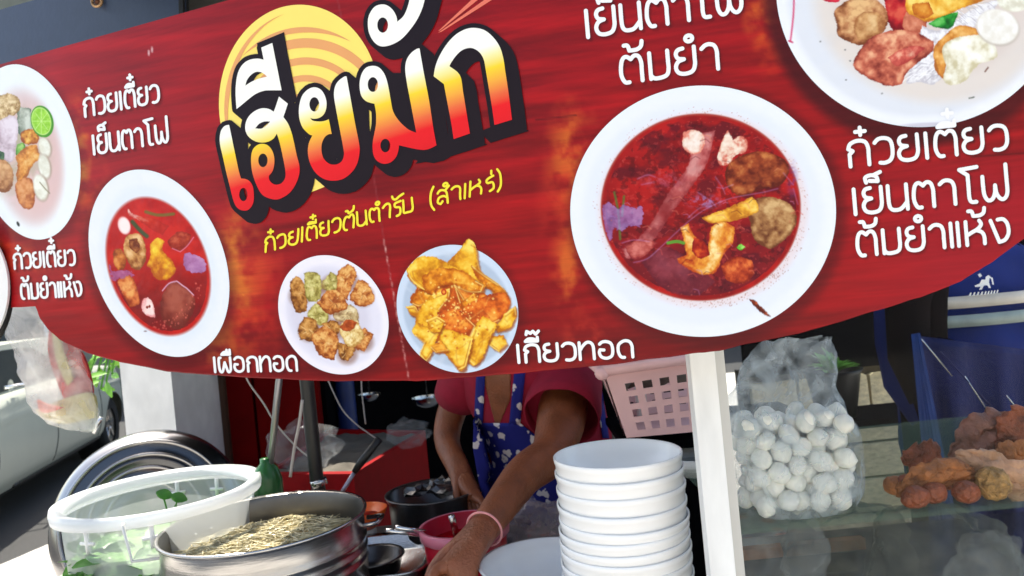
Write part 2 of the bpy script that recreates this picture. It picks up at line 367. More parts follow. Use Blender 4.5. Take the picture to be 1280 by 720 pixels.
# ---- the rounded loopless Thai lettering, drawn as strokes in a unit box
def arc(cx, cy, r, n=12): return [(cx + r * math.cos(2 * math.pi * k / n), cy + r * math.sin(2 * math.pi * k / n)) for k in range(n + 1)]
GL = {
 'ก': (.82, [[(.03, 0), (.03, .48)], [(.03, .48), (.14, .6), (.0, .7)], [(.0, .7), (.08, .9), (.32, 1), (.56, .93), (.65, .68), (.65, .4), (.65, 0)]]),
 'ว': (.72, [[(.0, .84), (.12, .97), (.3, 1), (.48, .92), (.56, .7), (.56, .3), (.47, .08), (.3, .0), (.14, .02)]]),
 'ย': (.82, [[(.26, .99), (.1, .95), (.03, .8), (.09, .63), (.28, .57)], [(.28, .57), (.09, .5), (.0, .3), (.07, .08), (.28, .0), (.52, .06), (.62, .28), (.63, .6), (.63, 1)]]),
 'เ': (.29, [[(.04, 1), (.04, 0)]]),
 'แ': (.56, [[(.06, 1), (.06, 0)], [(.31, 1), (.31, 0)]]),
 'ต': (.86, [[(.24, .0), (.1, .03), (.0, .3), (.01, .68), (.08, .93), (.2, 1), (.34, .88)], [(.34, .88), (.46, 1), (.6, .95), (.67, .7), (.67, .4), (.67, 0)]]),
 'น': (.82, [[(.0, 1), (.0, .3), (.07, .06), (.24, .0), (.42, .05), (.63, .3)], [(.63, 1), (.63, 0)]]),
 'า': (.66, [[(.0, .86), (.12, .97), (.26, 1), (.42, .92), (.49, .7), (.49, .4), (.49, 0)]]),
 'โ': (.72, [[(.6, 1.43), (.0, 1.37)], [(.0, 1.37), (.27, 1.12)], [(.27, 1.12), (.27, .6), (.27, .2), (.33, .02), (.5, .0)]]),
 'ฟ': (1.02, [[(.0, 1), (.0, .6), (.02, .25), (.12, .02), (.27, .03), (.38, .26), (.41, .6)], [(.41, .6), (.44, .26), (.56, .03), (.7, .02), (.81, .25), (.82, .8), (.82, 1.42)]]),
 'ผ': (.96, [[(.12, .98), (.0, .9), (.0, .25), (.07, .02), (.2, .03), (.38, .66)], [(.38, .66), (.56, .03), (.69, .02), (.76, .25), (.76, 1)]]),
 'ม': (.82, [[(.04, 1), (.04, 0)], [(.04, .14), (.16, .0), (.4, .0), (.57, .08), (.63, .3), (.63, .6), (.63, 1)]]),
 'ห': (.84, [[(.0, 1), (.0, 0)], [(.0, .4), (.2, .52), (.44, .66), (.56, .84), (.5, 1.)], [(.36, .6), (.56, .5), (.64, .3), (.64, 0)]]),
 'ง': (.86, [[(.02, .94), (.28, .0)], [(.28, 0), (.5, .08), (.64, .36), (.62, .74), (.48, .96), (.28, .96)]]),
 'อ': (.82, [[(.04, .86), (.16, .98), (.36, 1), (.56, .87), (.62, .52), (.56, .14), (.32, .0), (.08, .1), (.0, .34), (.04, .52), (.22, .5)]]),
 'ท': (.84, [[(.0, 1), (.0, 0)], [(.0, .5), (.16, .8), (.36, 1), (.54, .96), (.63, .75), (.64, .4), (.64, 0)]]),
 'ด': (.84, [[(.26, .0), (.1, .05), (.0, .36), (.04, .78), (.3, 1), (.54, .94), (.64, .68), (.64, .4), (.64, 0)]]),
 'บ': (.82, [[(.0, 1), (.0, .26), (.07, .04), (.3, .0), (.54, .04), (.63, .28), (.63, .6), (.63, 1)]]),
 'ส': (.84, [[(.05, .78), (.22, .98), (.46, .95), (.6, .7), (.6, 0)], [(.58, .42), (.38, .56), (.1, .46), (.02, .16), (.18, .02), (.3, .2)], [(.5, .94), (.72, 1.2)]]),
 'ร': (.62, [[(.5, 1.04), (.2, .98), (.06, .84), (.12, .66), (.38, .6), (.46, .4), (.44, .1), (.24, .0)]]),
 '(': (.36, [[(.25, 1.32), (.06, .95), (.0, .5), (.08, .05), (.26, -.3)]]),
 ')': (.4, [[(.05, 1.4), (.22, 1.05), (.26, .6), (.2, .15), (.03, -.22)]]),
 ' ': (.5, []),
}
MK = {  # marks sit over the glyph before them; x from that glyph's right stem
 'ี': [[(-.56, 1.2), (-.42, 1.33), (-.2, 1.33), (-.02, 1.2)], [(-.56, 1.2), (.0, 1.2)], [(.0, 1.2), (.0, 1.42)]],
 'ื': [[(-.56, 1.2), (-.4, 1.36), (-.16, 1.36), (.0, 1.2)], [(-.56, 1.2), (.0, 1.2)], [(.0, 1.2), (.0, 1.52)], [(-.2, 1.34), (-.2, 1.52)]],
 'ั': [[(-.5, 1.42), (-.44, 1.24), (-.25, 1.22), (.0, 1.4), (.3, 1.5)]],
 '็': [[(-.48, 1.22), (-.5, 1.42), (-.3, 1.5), (-.12, 1.42), (-.08, 1.24)], [(-.36, 1.28), (-.08, 1.24)], [(-.2, 1.5), (.02, 1.6)]],
 '๋': [[(-.36, 1.36), (-.04, 1.36)], [(-.2, 1.22), (-.2, 1.52)]],
 '้': [[(-.52, 1.44), (-.4, 1.42), (-.35, 1.22)], [(-.35, 1.22), (-.12, 1.22), (.03, 1.32), (.07, 1.52)]],
 '๊': [[(-.5, 1.24), (-.46, 1.42), (-.3, 1.3), (-.18, 1.42), (-.06, 1.24), (.08, 1.42)]],
 '่': [[(-.05, 1.22), (-.05, 1.46)]],
 'ํ': [arc(-.14, 1.34, .115)],
}
def text_strokes(s):
    out = []; x = 0; right = 0; hi = 0; lw = 0
    s = s.replace('ำ', 'ํา')
    for ch in s:
        if ch in MK:
            dy = .36 if hi and ch in '๋้๊่' else 0
            out += [[(px + right, py + dy) for px, py in st] for st in MK[ch]]
            if ch in 'ีืั': hi = 1
        else:
            adv, sts = GL[ch]; out += [[(px + x, py) for px, py in st] for st in sts]
            right = x + adv - .19; x += adv + .05; hi = 0
    return out, x - .19
TEXTS = [  # words, baseline start and end, x-height start and end, stroke width, colour, label
 ('ก๋วยเตี๋ยว', (107, 146), (200, 127), 22, 21, 4.1, 'w'), ('เย็นตาโฟ', (118, 193), (212, 177), 23, 22, 4.1, 'w'),
 ('ก๋วยเตี๋ยว', (19, 336), (95, 331), 18.5, 18.5, 3.6, 'w'), ('ต้มยำแห้ง', (28, 373.5), (104, 369.5), 18, 18, 3.6, 'w'),
 ('เผือกทอด', (269, 465), (373, 463), 18, 18, 3.8, 'w'), ('เกี๊ยวทอด', (648, 453), (793, 446), 21.5, 20.5, 4.6, 'w'),
 ('เย็นตาโฟ', (734, 47), (930, 14), 33, 31, 6.0, 'w'), ('ต้มยำ', (778, 104.5), (899, 86), 32, 32, 6.0, 'w'),
 ('ก๋วยเตี๋ยว', (1062, 208.5), (1260, 186), 31, 30, 5.8, 'w'), ('เย็นตาโฟ', (1068, 268), (1262, 248), 31, 30, 5.8, 'w'),
 ('ต้มยำแห้ง', (1073, 320), (1264, 301), 29, 29, 5.6, 'w'),
 ('ก๋วยเตี๋ยวต้นตำรับ', (332, 315), (517, 264), 16, 17, 3.3, 'y'), ('(สำเหร่)', (538, 259), (627, 235), 17, 17, 3.3, 'y')]
def place_text(s, A, B, h0, h1):
    sts, W = text_strokes(s); out = []
    sl = math.atan2(B[1] - A[1], B[0] - A[0])
    for st in sts:
        st = cr(st, 5, corner=75) if len(st) > 2 else [np.array(p, float) for p in st]; o = []
        for gx, gy in st:
            t = gx / W; h = h0 + (h1 - h0) * t; hw = 1.0 if h0 in (16, 17) else 0.0; gx = gx + hw * (.06 * gy + .03 * math.sin(gy * 3 + gx * 2)); gy = gy * (1 + hw * .04 * math.sin(gx * 3.1)) + hw * .035 * math.sin(gx * 5.3); t = gx / W; o.append((A[0] + (B[0] - A[0]) * t - .085 * h * gy, A[1] + (B[1] - A[1]) * t - h * gy))
        out.append(o)
    return out
def union(polys, inner=None):
    """flat union of simple polygons -> (pts, tris)"""
    vs = []; fs = []
    for p in polys: k = len(vs); vs += [Vector((float(x), float(y))) for x, y in p]; fs.append(list(range(k, k + len(p))))
    r = delaunay_2d_cdt(vs, [], fs, 0, 1e-4); return np.array([tuple(q) for q in r[0]]), [tuple(f) for f, o_ in zip(r[2], r[5]) if len(o_)]
def area(p): return sum(p[i][0] * p[(i + 1) % len(p)][1] - p[(i + 1) % len(p)][0] * p[i][1] for i in range(len(p))) / 2
def ccw(p): return p if area(p) > 0 else p[::-1]
def stroke_polys(sts, wd):
    out = []; r = wd / 2
    for st in sts:
        for a_, b_ in zip(st[:-1], st[1:]):
            dx, dy = b_[0] - a_[0], b_[1] - a_[1]; L = math.hypot(dx, dy)
            if L < 1e-6: continue
            an = math.atan2(dy, dx); p = []
            for k in range(7): t = an + math.pi / 2 + math.pi * k / 6; p.append((a_[0] + r * math.cos(t), a_[1] + r * math.sin(t)))
            for k in range(7): t = an - math.pi / 2 + math.pi * k / 6; p.append((b_[0] + r * math.cos(t), b_[1] + r * math.sin(t)))
            out.append(ccw(p))
    return out
def decal(name, P2, tris, m, lift, label=None):
    v = Bn(P2[:, 0], P2[:, 1], lift); fs = []
    for t in tris:
        a3 = [P2[i] for i in t]; fs.append(t if area(a3) < 0 else t[::-1])
    o = obj(name, ([Vector(q) for q in v], fs), m, banner, smooth=False, local=True)
    if label: o['label'] = label
    return o
ink_white = mat('white_ink', (.85, .85, .86), .4, vary=.02, spec=.2); ink_yellow = mat('yellow_ink', rgb(240, 222, 60), .4, vary=.05, spec=.2)
ink_black = mat('black_ink', rgb(30, 20, 26), .4, vary=.05, spec=.15); ink_sun = mat('pale_yellow_ink', rgb(250, 222, 104), .4, vary=.03)
ink_ring = mat('tan_ink', rgb(228, 158, 92), .4, vary=.04); ink_pinkish = mat('salmon_ink', rgb(226, 110, 84), .4, vary=.05)
for s, A, B, h0, h1, wd, c in TEXTS:
    sts = place_text(s, A, B, h0, h1)
    if c == 'w':
        for st in sts: pt.line([(x + 2.2, y + 2.4) for x, y in st], wd * .9, (60, 6, 12), 3.0, .45, smooth=False)
    p2, tr = union(stroke_polys(sts, wd * .86))
    decal('lettering', p2, tr, ink_white if c == 'w' else ink_yellow, .0012)

# ---- logo
def ZP(x0, y0, s): return lambda pts: [(x0 + x / s, y0 + y / s) for x, y in pts]
ZA, ZB, ZC, ZD, ZE = ZP(260, 130, 4.5), ZP(270, 30, 6), ZP(370, 60, 3.6), ZP(440, 0, 3.6), ZP(530, 0, 3.6)
def ep(cx, cy, rx, ry, n=18): return [(cx + rx * math.cos(2 * math.pi * k / n), cy + ry * math.sin(2 * math.pi * k / n)) for k in range(n)]
LET = [
 (ZA([(125,118),(100,125),(80,150),(72,190),(75,235),(90,300),(110,390),(130,470),(145,530),(160,570),(180,592),(205,600),(230,597),(250,578),(262,550),(264,510),(258,465),(240,435),(215,422),(192,420),(180,380),(165,310),(150,240),(138,180)]), [ZA(ep(205,510,23,37))]),
 (ZA([(405,-40),(455,0),(430,75),(455,110),(475,160),(490,220),(505,290),(520,350),(518,400),(500,450),(470,495),(430,525),(390,538),(345,530),(310,510),(285,470),(265,420),(252,370),(248,310),(255,265),(275,238),(305,225),(340,232),(365,260),(378,300),(378,345),(368,380),(348,405),(350,425),(365,445),(390,455),(420,445),(440,415),(440,370),(425,290),(408,215),(393,168),(375,195),(345,213),(305,218),(265,208),(230,180),(215,140),(222,95),(245,60),(280,35),(315,25),(350,30),(375,45),(385,20)]),
   [ZA([(272,138),(295,112),(325,100),(355,100),(335,122),(305,140)]), ZA(ep(315,318,26,38))]),
 (ZB([(430,145),(347,180),(365,270),(320,262),(270,268),(225,290),(190,330),(168,385),(157,460),(155,540),(162,640),(200,610),(260,560),(310,525),(370,503),(430,500),(500,500)]), [ZB([(228,465),(240,425),(265,390),(300,365),(335,362),(365,375),(390,397),(330,412),(275,435)])]),
 (ZC([(85,178),(112,186),(130,207),(141,240),(140,275),(128,302),(108,316),(85,320),(68,316),(80,328),(105,332),(130,330),(152,322),(165,388),(150,390),(132,405),(120,435),(120,470),(130,500),(155,522),(185,525),(210,510),(220,480),(215,440),(200,360),(185,280),(175,215),(180,175),(195,150),(222,130),(232,130),(250,230),(270,340),(288,430),(290,470),(280,520),(255,560),(215,590),(170,598),(130,590),(95,565),(70,525),(58,475),(62,430),(78,395),(62,388),(35,360),(20,320),(18,270),(30,220),(55,190)]), [ZC(ep(87,255,22,32))]),
 (ZD([(95,298),(65,308),(45,340),(38,385),(45,430),(65,455),(90,465),(105,468),(112,510),(112,560),(105,600),(97,646),(100,696),(118,726),(148,738),(178,731),(203,706),(214,671),(215,655),(325,676),(384,655),(370,580),(350,450),(325,320),(308,220),(295,222),(270,240),(250,270),(243,310),(250,370),(265,450),(280,530),(293,598),(260,585),(220,550),(190,505),(178,450),(165,380),(150,335),(125,305)]), [ZD(ep(98,382,23,33)), ZD(ep(154,656,22,30))]),
 (ZD([(270,-34),(255,30),(235,75),(207,100),(205,80),(190,50),(165,28),(140,22),(110,30),(88,55),(76,90),(78,140),(95,180),(120,205),(150,211),(190,200),(230,175),(270,130),(300,85),(320,40),(332,-2),(342,-40)]), [ZD(ep(142,115,24,34))]),
 (ZE([(47,345),(55,300),(75,250),(110,195),(150,155),(195,132),(235,128),(275,138),(310,165),(340,205),(358,255),(370,330),(385,430),(399,540),(320,564),(310,490),(295,400),(280,310),(272,270),(255,240),(230,222),(205,218),(175,228),(150,250),(128,280),(118,300),(165,340),(180,420),(195,510),(210,602),(137,627),(125,550),(110,470),(93,380)]), []),
]
# gradient ink: white to yellow to red, down across the word
gp = mat('gradient_ink', (.8, .8, .8), .4, spec=.2); t = gp.node_tree; bs = t.nodes['Principled BSDF']
tc = t.nodes.new('ShaderNodeTexCoord'); sp = t.nodes.new('ShaderNodeSeparateXYZ'); t.links.new(tc.outputs['Object'], sp.inputs[0])
q = [(300, 200), (600, 60), (600, 150), (430, 160)]; A_ = np.array([[*Bn(x, y)[[0, 2]], 1] for x, y in q]); gv = np.array([y + .33 * (x - 600) for x, y in q])
co = np.linalg.lstsq(A_, gv, rcond=None)[0]
m1 = t.nodes.new('ShaderNodeMath'); m1.operation = 'MULTIPLY_ADD'; m1.inputs[1].default_value = co[0] / 200; m1.inputs[2].default_value = (co[2] + 20) / 200
m2 = t.nodes.new('ShaderNodeMath'); m2.operation = 'MULTIPLY_ADD'; m2.inputs[1].default_value = co[1] / 200
t.links.new(sp.outputs['X'], m1.inputs[0]); t.links.new(sp.outputs['Z'], m2.inputs[0]); t.links.new(m1.outputs[0], m2.inputs[2])
rp = t.nodes.new('ShaderNodeValToRGB'); t.links.new(m2.outputs[0], rp.inputs[0]); t.links.new(rp.outputs[0], bs.inputs['Base Color'])
stops = [(62, (252, 250, 240)), (74, (252, 240, 170)), (90, (250, 216, 54)), (108, (246, 170, 66)), (124, (238, 110, 64)), (140, (236, 28, 34)), (170, (228, 24, 34))]
el = rp.color_ramp.elements
while len(el) < len(stops): el.new(.5)
for e, (gq, c) in zip(el, stops): e.position = (gq + 20) / 200; e.color = (*[k * .93 for k in rgb(*c)], 1)
def poly_holes(outer, holes):
    o_ = [tuple(p) for p in cr(outer, 4, True, 42)]; hs = [[tuple(p) for p in cr(h, 3, True, 42)] for h in holes]
    loops = [[Vector((x, y, 0)) for x, y in l] for l in [o_] + hs]; tr = tessellate_polygon(loops); pts = [p for l in [o_] + hs for p in l]
    return np.array(pts), [tuple(f) for f in tr], o_
logo_hulls = []; EX = (12.5, 10.5)
for outer, holes in LET:
    p2, tr, o_ = poly_holes(outer, holes)
    decal('logo_letter', p2, tr, gp, .0024)
    o4 = [tuple(p) for p in cr(outer, 2, True, 42)]
    K = [(6 * math.cos(2 * math.pi * k / 12), 6 * math.sin(2 * math.pi * k / 12)) for k in range(12)]; K = K + [(x + EX[0], y + EX[1]) for x, y in K]
    for i in range(len(o4)):
        a_, b_ = o4[i], o4[(i + 1) % len(o4)]; S = [(a_[0] + x, a_[1] + y) for x, y in K] + [(b_[0] + x, b_[1] + y) for x, y in K]
        h = convex_hull_2d([Vector(s_) for s_ in S]); logo_hulls.append(ccw([S[k] for k in h]))
logo_hulls += [ccw([(322, 54.5), (356, 40.5), (370, 120), (345, 120), (330, 80)]), ccw([(636, 150), (662, 164), (614, 179), (600, 165)]), ccw([(545, 170), (572, 165), (610, 181), (555, 199), (520, 205)])]
for gx_ in [ZA([(130,200),(230,200),(230,420),(180,420)]), ZA([(300,230),(360,230),(440,440),(340,460)]), ZC([(80,330),(150,330),(220,500),(120,500)]), ZC([(250,200),(330,250),(340,500),(280,500)]), ZD([(150,330),(240,330),(300,620),(180,560)])]:
    logo_hulls.append(ccw(gx_))
p2, tr = union(logo_hulls); decal('logo_outline', p2, tr, ink_black, .0018)
# sun disc behind the logo
def clip_line(p): return p[1] < 262 - .4 * (p[0] - 335)
dsk = [(375 + 101 * math.cos(t), 130 + 124 * math.sin(t)) for t in np.linspace(0, 2 * math.pi, 121)[:-1]]
dsk = [p if clip_line(p) else (p[0], 262 - .4 * (p[0] - 335)) for p in dsk]
decal('logo_sun', np.array(dsk), [tuple(range(len(dsk)))], ink_sun, .0006)
for cx, cy, ra, rb, t0, t1 in [(383, 150, 116, 109, 225, 300), (383, 152, 104, 92, 215, 350), (383, 152, 80, 71, 200, 350), (383, 152, 58, 50, 200, 340), (383, 152, 36, 29, 200, 330)]:
    A2 = []; nseg = 60
    for k in range(nseg + 1):
        t_ = R(t0 + (t1 - t0) * k / nseg); w_ = math.sin(math.pi * min(1, .02 + k / nseg)) ** .35 if ra != 116 else math.sin(math.pi * k / nseg)
        rm = (ra + rb) / 2; dr = (ra - rb) / 2 * w_
        A2 += [(cx + (rm + dr) * math.cos(t_), cy + (rm + dr) * 1.0 * math.sin(t_)), (cx + (rm - dr) * math.cos(t_), cy + (rm - dr) * math.sin(t_))]
    decal('logo_ring', np.array(A2), [(2 * k, 2 * k + 1, 2 * k + 3, 2 * k + 2) for k in range(nseg)], ink_ring, .0009 + ra * 1e-6)
A2 = [];
for k in range(41):
    t_ = R(150 + 105 * k / 40); A2 += [(381 + 100 * math.cos(t_), 136 + 122 * math.sin(t_)), (381 + (100 - 6 * math.sin(math.pi * k / 40)) * math.cos(t_), 136 + (122 - 4 * math.sin(math.pi * k / 40)) * math.sin(t_))]
decal('logo_ring', np.array(A2), [(2 * k, 2 * k + 1, 2 * k + 3, 2 * k + 2) for k in range(40)], ink_ring, .0011)
for pl in ([(548, 39), (551, 38), (605, -6), (596, -6)], [(548, 41), (552, 40), (628, -8), (617, -8)]):
    decal('logo_ray', np.array([(x, y) for x, y in pl], float), [(0, 1, 2, 3)], ink_pinkish, .0007)

# ---- sheet mesh
pf = Bn(GX.ravel(), GY.ravel(), 0.); NC = len(xs)
ii = np.arange(NR - 1)[:, None] * NC + np.arange(NC - 1)[None, :]; fc = np.stack([ii, ii + NC, ii + NC + 1, ii + 1], -1).reshape(-1, 4)
nv0 = len(pf); tt = np.where(top_y(xs) < -14, top_y(xs), top_y(xs)); ring_t = Bn(xs, tt, 0.); back_t = Bn(xs, tt, -.003); back_b = Bn(xs, bots, -.003)
pf = np.vstack([pf, ring_t, back_t, back_b]); a0, b0, c0 = nv0, nv0 + NC, nv0 + 2 * NC; kk = np.arange(NC - 1)
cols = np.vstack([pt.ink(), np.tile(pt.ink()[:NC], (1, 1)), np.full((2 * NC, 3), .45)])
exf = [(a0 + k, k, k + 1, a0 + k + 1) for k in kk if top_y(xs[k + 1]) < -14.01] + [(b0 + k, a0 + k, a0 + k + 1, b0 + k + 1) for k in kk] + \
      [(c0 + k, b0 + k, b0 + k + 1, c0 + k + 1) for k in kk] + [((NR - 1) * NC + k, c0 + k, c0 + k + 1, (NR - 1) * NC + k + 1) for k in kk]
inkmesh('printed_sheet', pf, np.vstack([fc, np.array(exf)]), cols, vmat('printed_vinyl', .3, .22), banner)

# ---- printed dishes, each a patch of its own
vinyl_photo = vmat('printed_photo_ink', .3)
def dish(cx, cy, a, b, c, white, paintfn, step=1.0, label=None, extra=None):
    """elliptic patch on the banner painted by paintfn"""
    ph = math.asin(c); nr = int(max(a, b) / step); na = int(2 * math.pi * max(a, b) / step / 1.15)
    rr = np.linspace(0.004, 1, nr)[:, None]; tt_ = np.linspace(0, 2 * math.pi, na, endpoint=False)[None, :]
    X = cx + a * rr * np.cos(tt_); Y = cy + b * rr * np.sin(tt_ + ph)
    p = Paint(X, Y, white); paintfn(p)
    i = np.arange(nr - 1)[:, None] * na + np.arange(na)[None, :]; j = np.arange(nr - 1)[:, None] * na + (np.arange(na)[None, :] + 1) % na
    f = np.stack([i, j, j + na, i + na], -1).reshape(-1, 4)
    o = inkmesh('printed_dish', Bn(X.ravel(), Y.ravel(), .0005), f, p.ink(), vinyl_photo, banner); o['label'] = label; return o
W = (236, 240, 248)
BR = ((150, 70, 28), (214, 140, 50), (246, 206, 110)); YE = ((186, 110, 30), (236, 172, 54), (250, 222, 120)); DB = ((92, 30, 16), (156, 72, 36), (204, 130, 70))
def p_right(p):
    z = ZP(700, 90, 2.058)
    p.ell(879, 266, 150, 140, 0, (226, 232, 244), 14, .7)
    p.ell(879, 262, 131, 122, 0, (232, 214, 216), 12, .8)
    p.ell(876, 259, 125, 117, 0, (170, 60, 50), 2.5); p.ell(876, 259.5, 123, 115, 0, (138, 14, 20), 2, 1, (182, 24, 24), 26)
    i = p.sel(750, 1002, 140, 378); n = fbm(p.X[i] / 26, p.Y[i] / 18, 5); d = np.sqrt(((p.X[i] - 876) / 124) ** 2 + ((p.Y[i] - 259) / 115) ** 2)
    p.mix(i, np.clip((n - .5) * 5, 0, .75) * (d < .96), np.array([88, 14, 28]) / 255)
    p.mix(i, np.clip((p.Y[i] - 255) / 130, 0, .6) * (d < .96), np.array([92, 18, 34]) / 255)
    n = fbm(p.X[i] / 5 + 40, p.Y[i] / 4, 4); p.mix(i, np.clip((n - .63) * 6, 0, .3) * (d < .94), np.array([214, 84, 74]) / 255)
    n = fbm(p.X[i] / 7 + 4, p.Y[i] / 6, 3); p.mix(i, np.clip((.38 - n) * 6, 0, .35) * (d < .94), np.array([52, 6, 14]) / 255)
    p.poly(z([(400,150),(380,230),(350,280),(290,360),(250,420),(210,470),(170,480),(160,455),(200,430),(240,380),(280,310),(330,240),(345,170)]), (150, 60, 64), (196, 110, 108), (226, 170, 164), 9, 4, op=.8, seed=2)
    p.poly(z([(165,445),(220,430),(250,440),(215,475),(185,480)]), (130, 30, 40), (176, 70, 64), (216, 120, 110), 6, 3, op=.9, seed=3)
    p.cloud(840, 262, 40, 24, (120, 14, 20), .6, 16, 31); p.poly(z([(210,490),(270,450),(330,480),(400,540),(350,575),(270,560)]), (92, 26, 44), (120, 44, 58), (150, 70, 84), 14, 6, op=.7, seed=12)
    p.poly(z([(318,155),(345,148),(368,162),(372,190),(355,210),(330,208),(315,188)]), (226, 130, 110), (240, 214, 196), (250, 236, 226), 5, 4, seed=4)
    p.poly(z([(410,200),(420,170),(432,150),(445,175),(465,165),(482,180),(478,205),(450,215),(440,235),(415,240),(405,225)]), (214, 110, 92), (238, 208, 186), (250, 236, 222), 5, 3, seed=5)
    p.poly(z([(440,230),(500,205),(560,215),(590,245),(570,290),(520,300),(470,320),(435,300),(425,265)]), *DB, 7, 4, op=.92, seed=6)
    p.poly(z([(480,340),(530,320),(590,340),(610,385),(580,430),(540,455),(500,430),(490,390)]), (110, 60, 34), (170, 120, 74), (214, 176, 122), 7, 5, seed=7)
    p.poly(z([(365,375),(430,350),(495,320),(510,345),(500,365),(440,385),(390,390)]), *YE, 8, 3, seed=8)
    p.poly(z([(310,400),(330,390),(345,420),(380,460),(390,400),(420,385),(450,400),(445,440),(420,470),(400,515),(360,520),(310,495),(302,480),(325,470),(318,430)]), (190, 70, 24), (232, 150, 52), (250, 226, 160), 8, 4, seed=9)
    p.poly(z([(345,425),(375,440),(385,470),(360,480),(340,460)]), (140, 20, 16), (190, 50, 26), (226, 110, 40), 5, 3, seed=19)
    p.poly(z([(415,500),(450,475),(495,485),(498,520),(470,545),(430,535)]), (130, 30, 18), (190, 70, 34), (228, 120, 60), 6, 4, seed=10)
    for l in ([(140,310),(150,360),(155,430)], [(165,320),(160,370)]): p.line(z(l), 3, (86, 116, 48), 1.2, .75)
    for _ in range(60):
        a_, r_ = random.uniform(0, 6.28), random.uniform(.15, .92); x_, y_ = 876 + 124 * r_ * math.cos(a_), 259 + 115 * r_ * math.sin(a_); t_ = random.uniform(-.9, .3); l_ = random.uniform(3, 9)
        p.line([(x_, y_), (x_ + l_ * math.cos(t_), y_ + l_ * math.sin(t_)), (x_ + 1.7 * l_ * math.cos(t_ + .5), y_ + 1.7 * l_ * math.sin(t_ + .5))], random.uniform(.8, 1.6), random.choice([(216, 90, 80), (96, 10, 18), (190, 140, 190), (226, 130, 100), (80, 8, 20)]), 1.2, .45)
    p.line(z([(278,440),(300,436),(318,440)]), 4, (96, 150, 50), 1.2); p.poly(z([(452,452),(465,443),(478,450),(465,458)]), (50, 120, 30), (110, 190, 60), (170, 230, 110), 4, 1)
    p.poly(z([(110,350),(125,335),(150,350),(165,340),(190,350),(210,345),(215,370),(205,400),(180,395),(160,410),(140,400),(130,440),(115,400)]), (130, 100, 170), (160, 134, 206), (184, 166, 226), 6, 2, rough=2.5, op=.7, seed=11)
    for l in ([(160,440),(190,432),(230,436)], [(190,490),(225,480),(260,450),(330,385),(380,350),(440,325),(520,310),(560,300)], [(355,310),(385,330),(400,345)], [(330,375),(360,350),(390,345)], [(400,270),(420,300),(445,290)], [(600,300),(612,340)], [(575,260),(600,290)], [(200,275),(225,265),(245,270)], [(210,290),(235,285)]):
        p.line(z(l), 1.7, (186, 140, 196), 1.6, .42)
    p.cloud(880, 252, 26, 10, (170, 150, 215), .6, 4, 3); p.cloud(990, 225, 8, 26, (110, 70, 150), .5, 5, 4); p.cloud(830, 225, 30, 12, (190, 110, 140), .5, 4, 5)
    p.speck(876, 259, 124, 115, 1.02, 1.09, 200, (170, 80, 60), .4, .35); p.speck(876, 259, 124, 115, .9, .99, 60, (206, 100, 80), .6, .4); p.speck(876, 259, 124, 115, 1.0, 1.12, 110, (150, 90, 70), .4, .5, .2, 1.6)
    p.poly([(936, 374), (944, 376), (952, 384), (964, 396), (956, 394), (946, 386)], (70, 20, 10), (120, 40, 20), (190, 80, 30), 3, 1)
    p.ell(879, 264, 166, 157, 0, W, 1, 0)
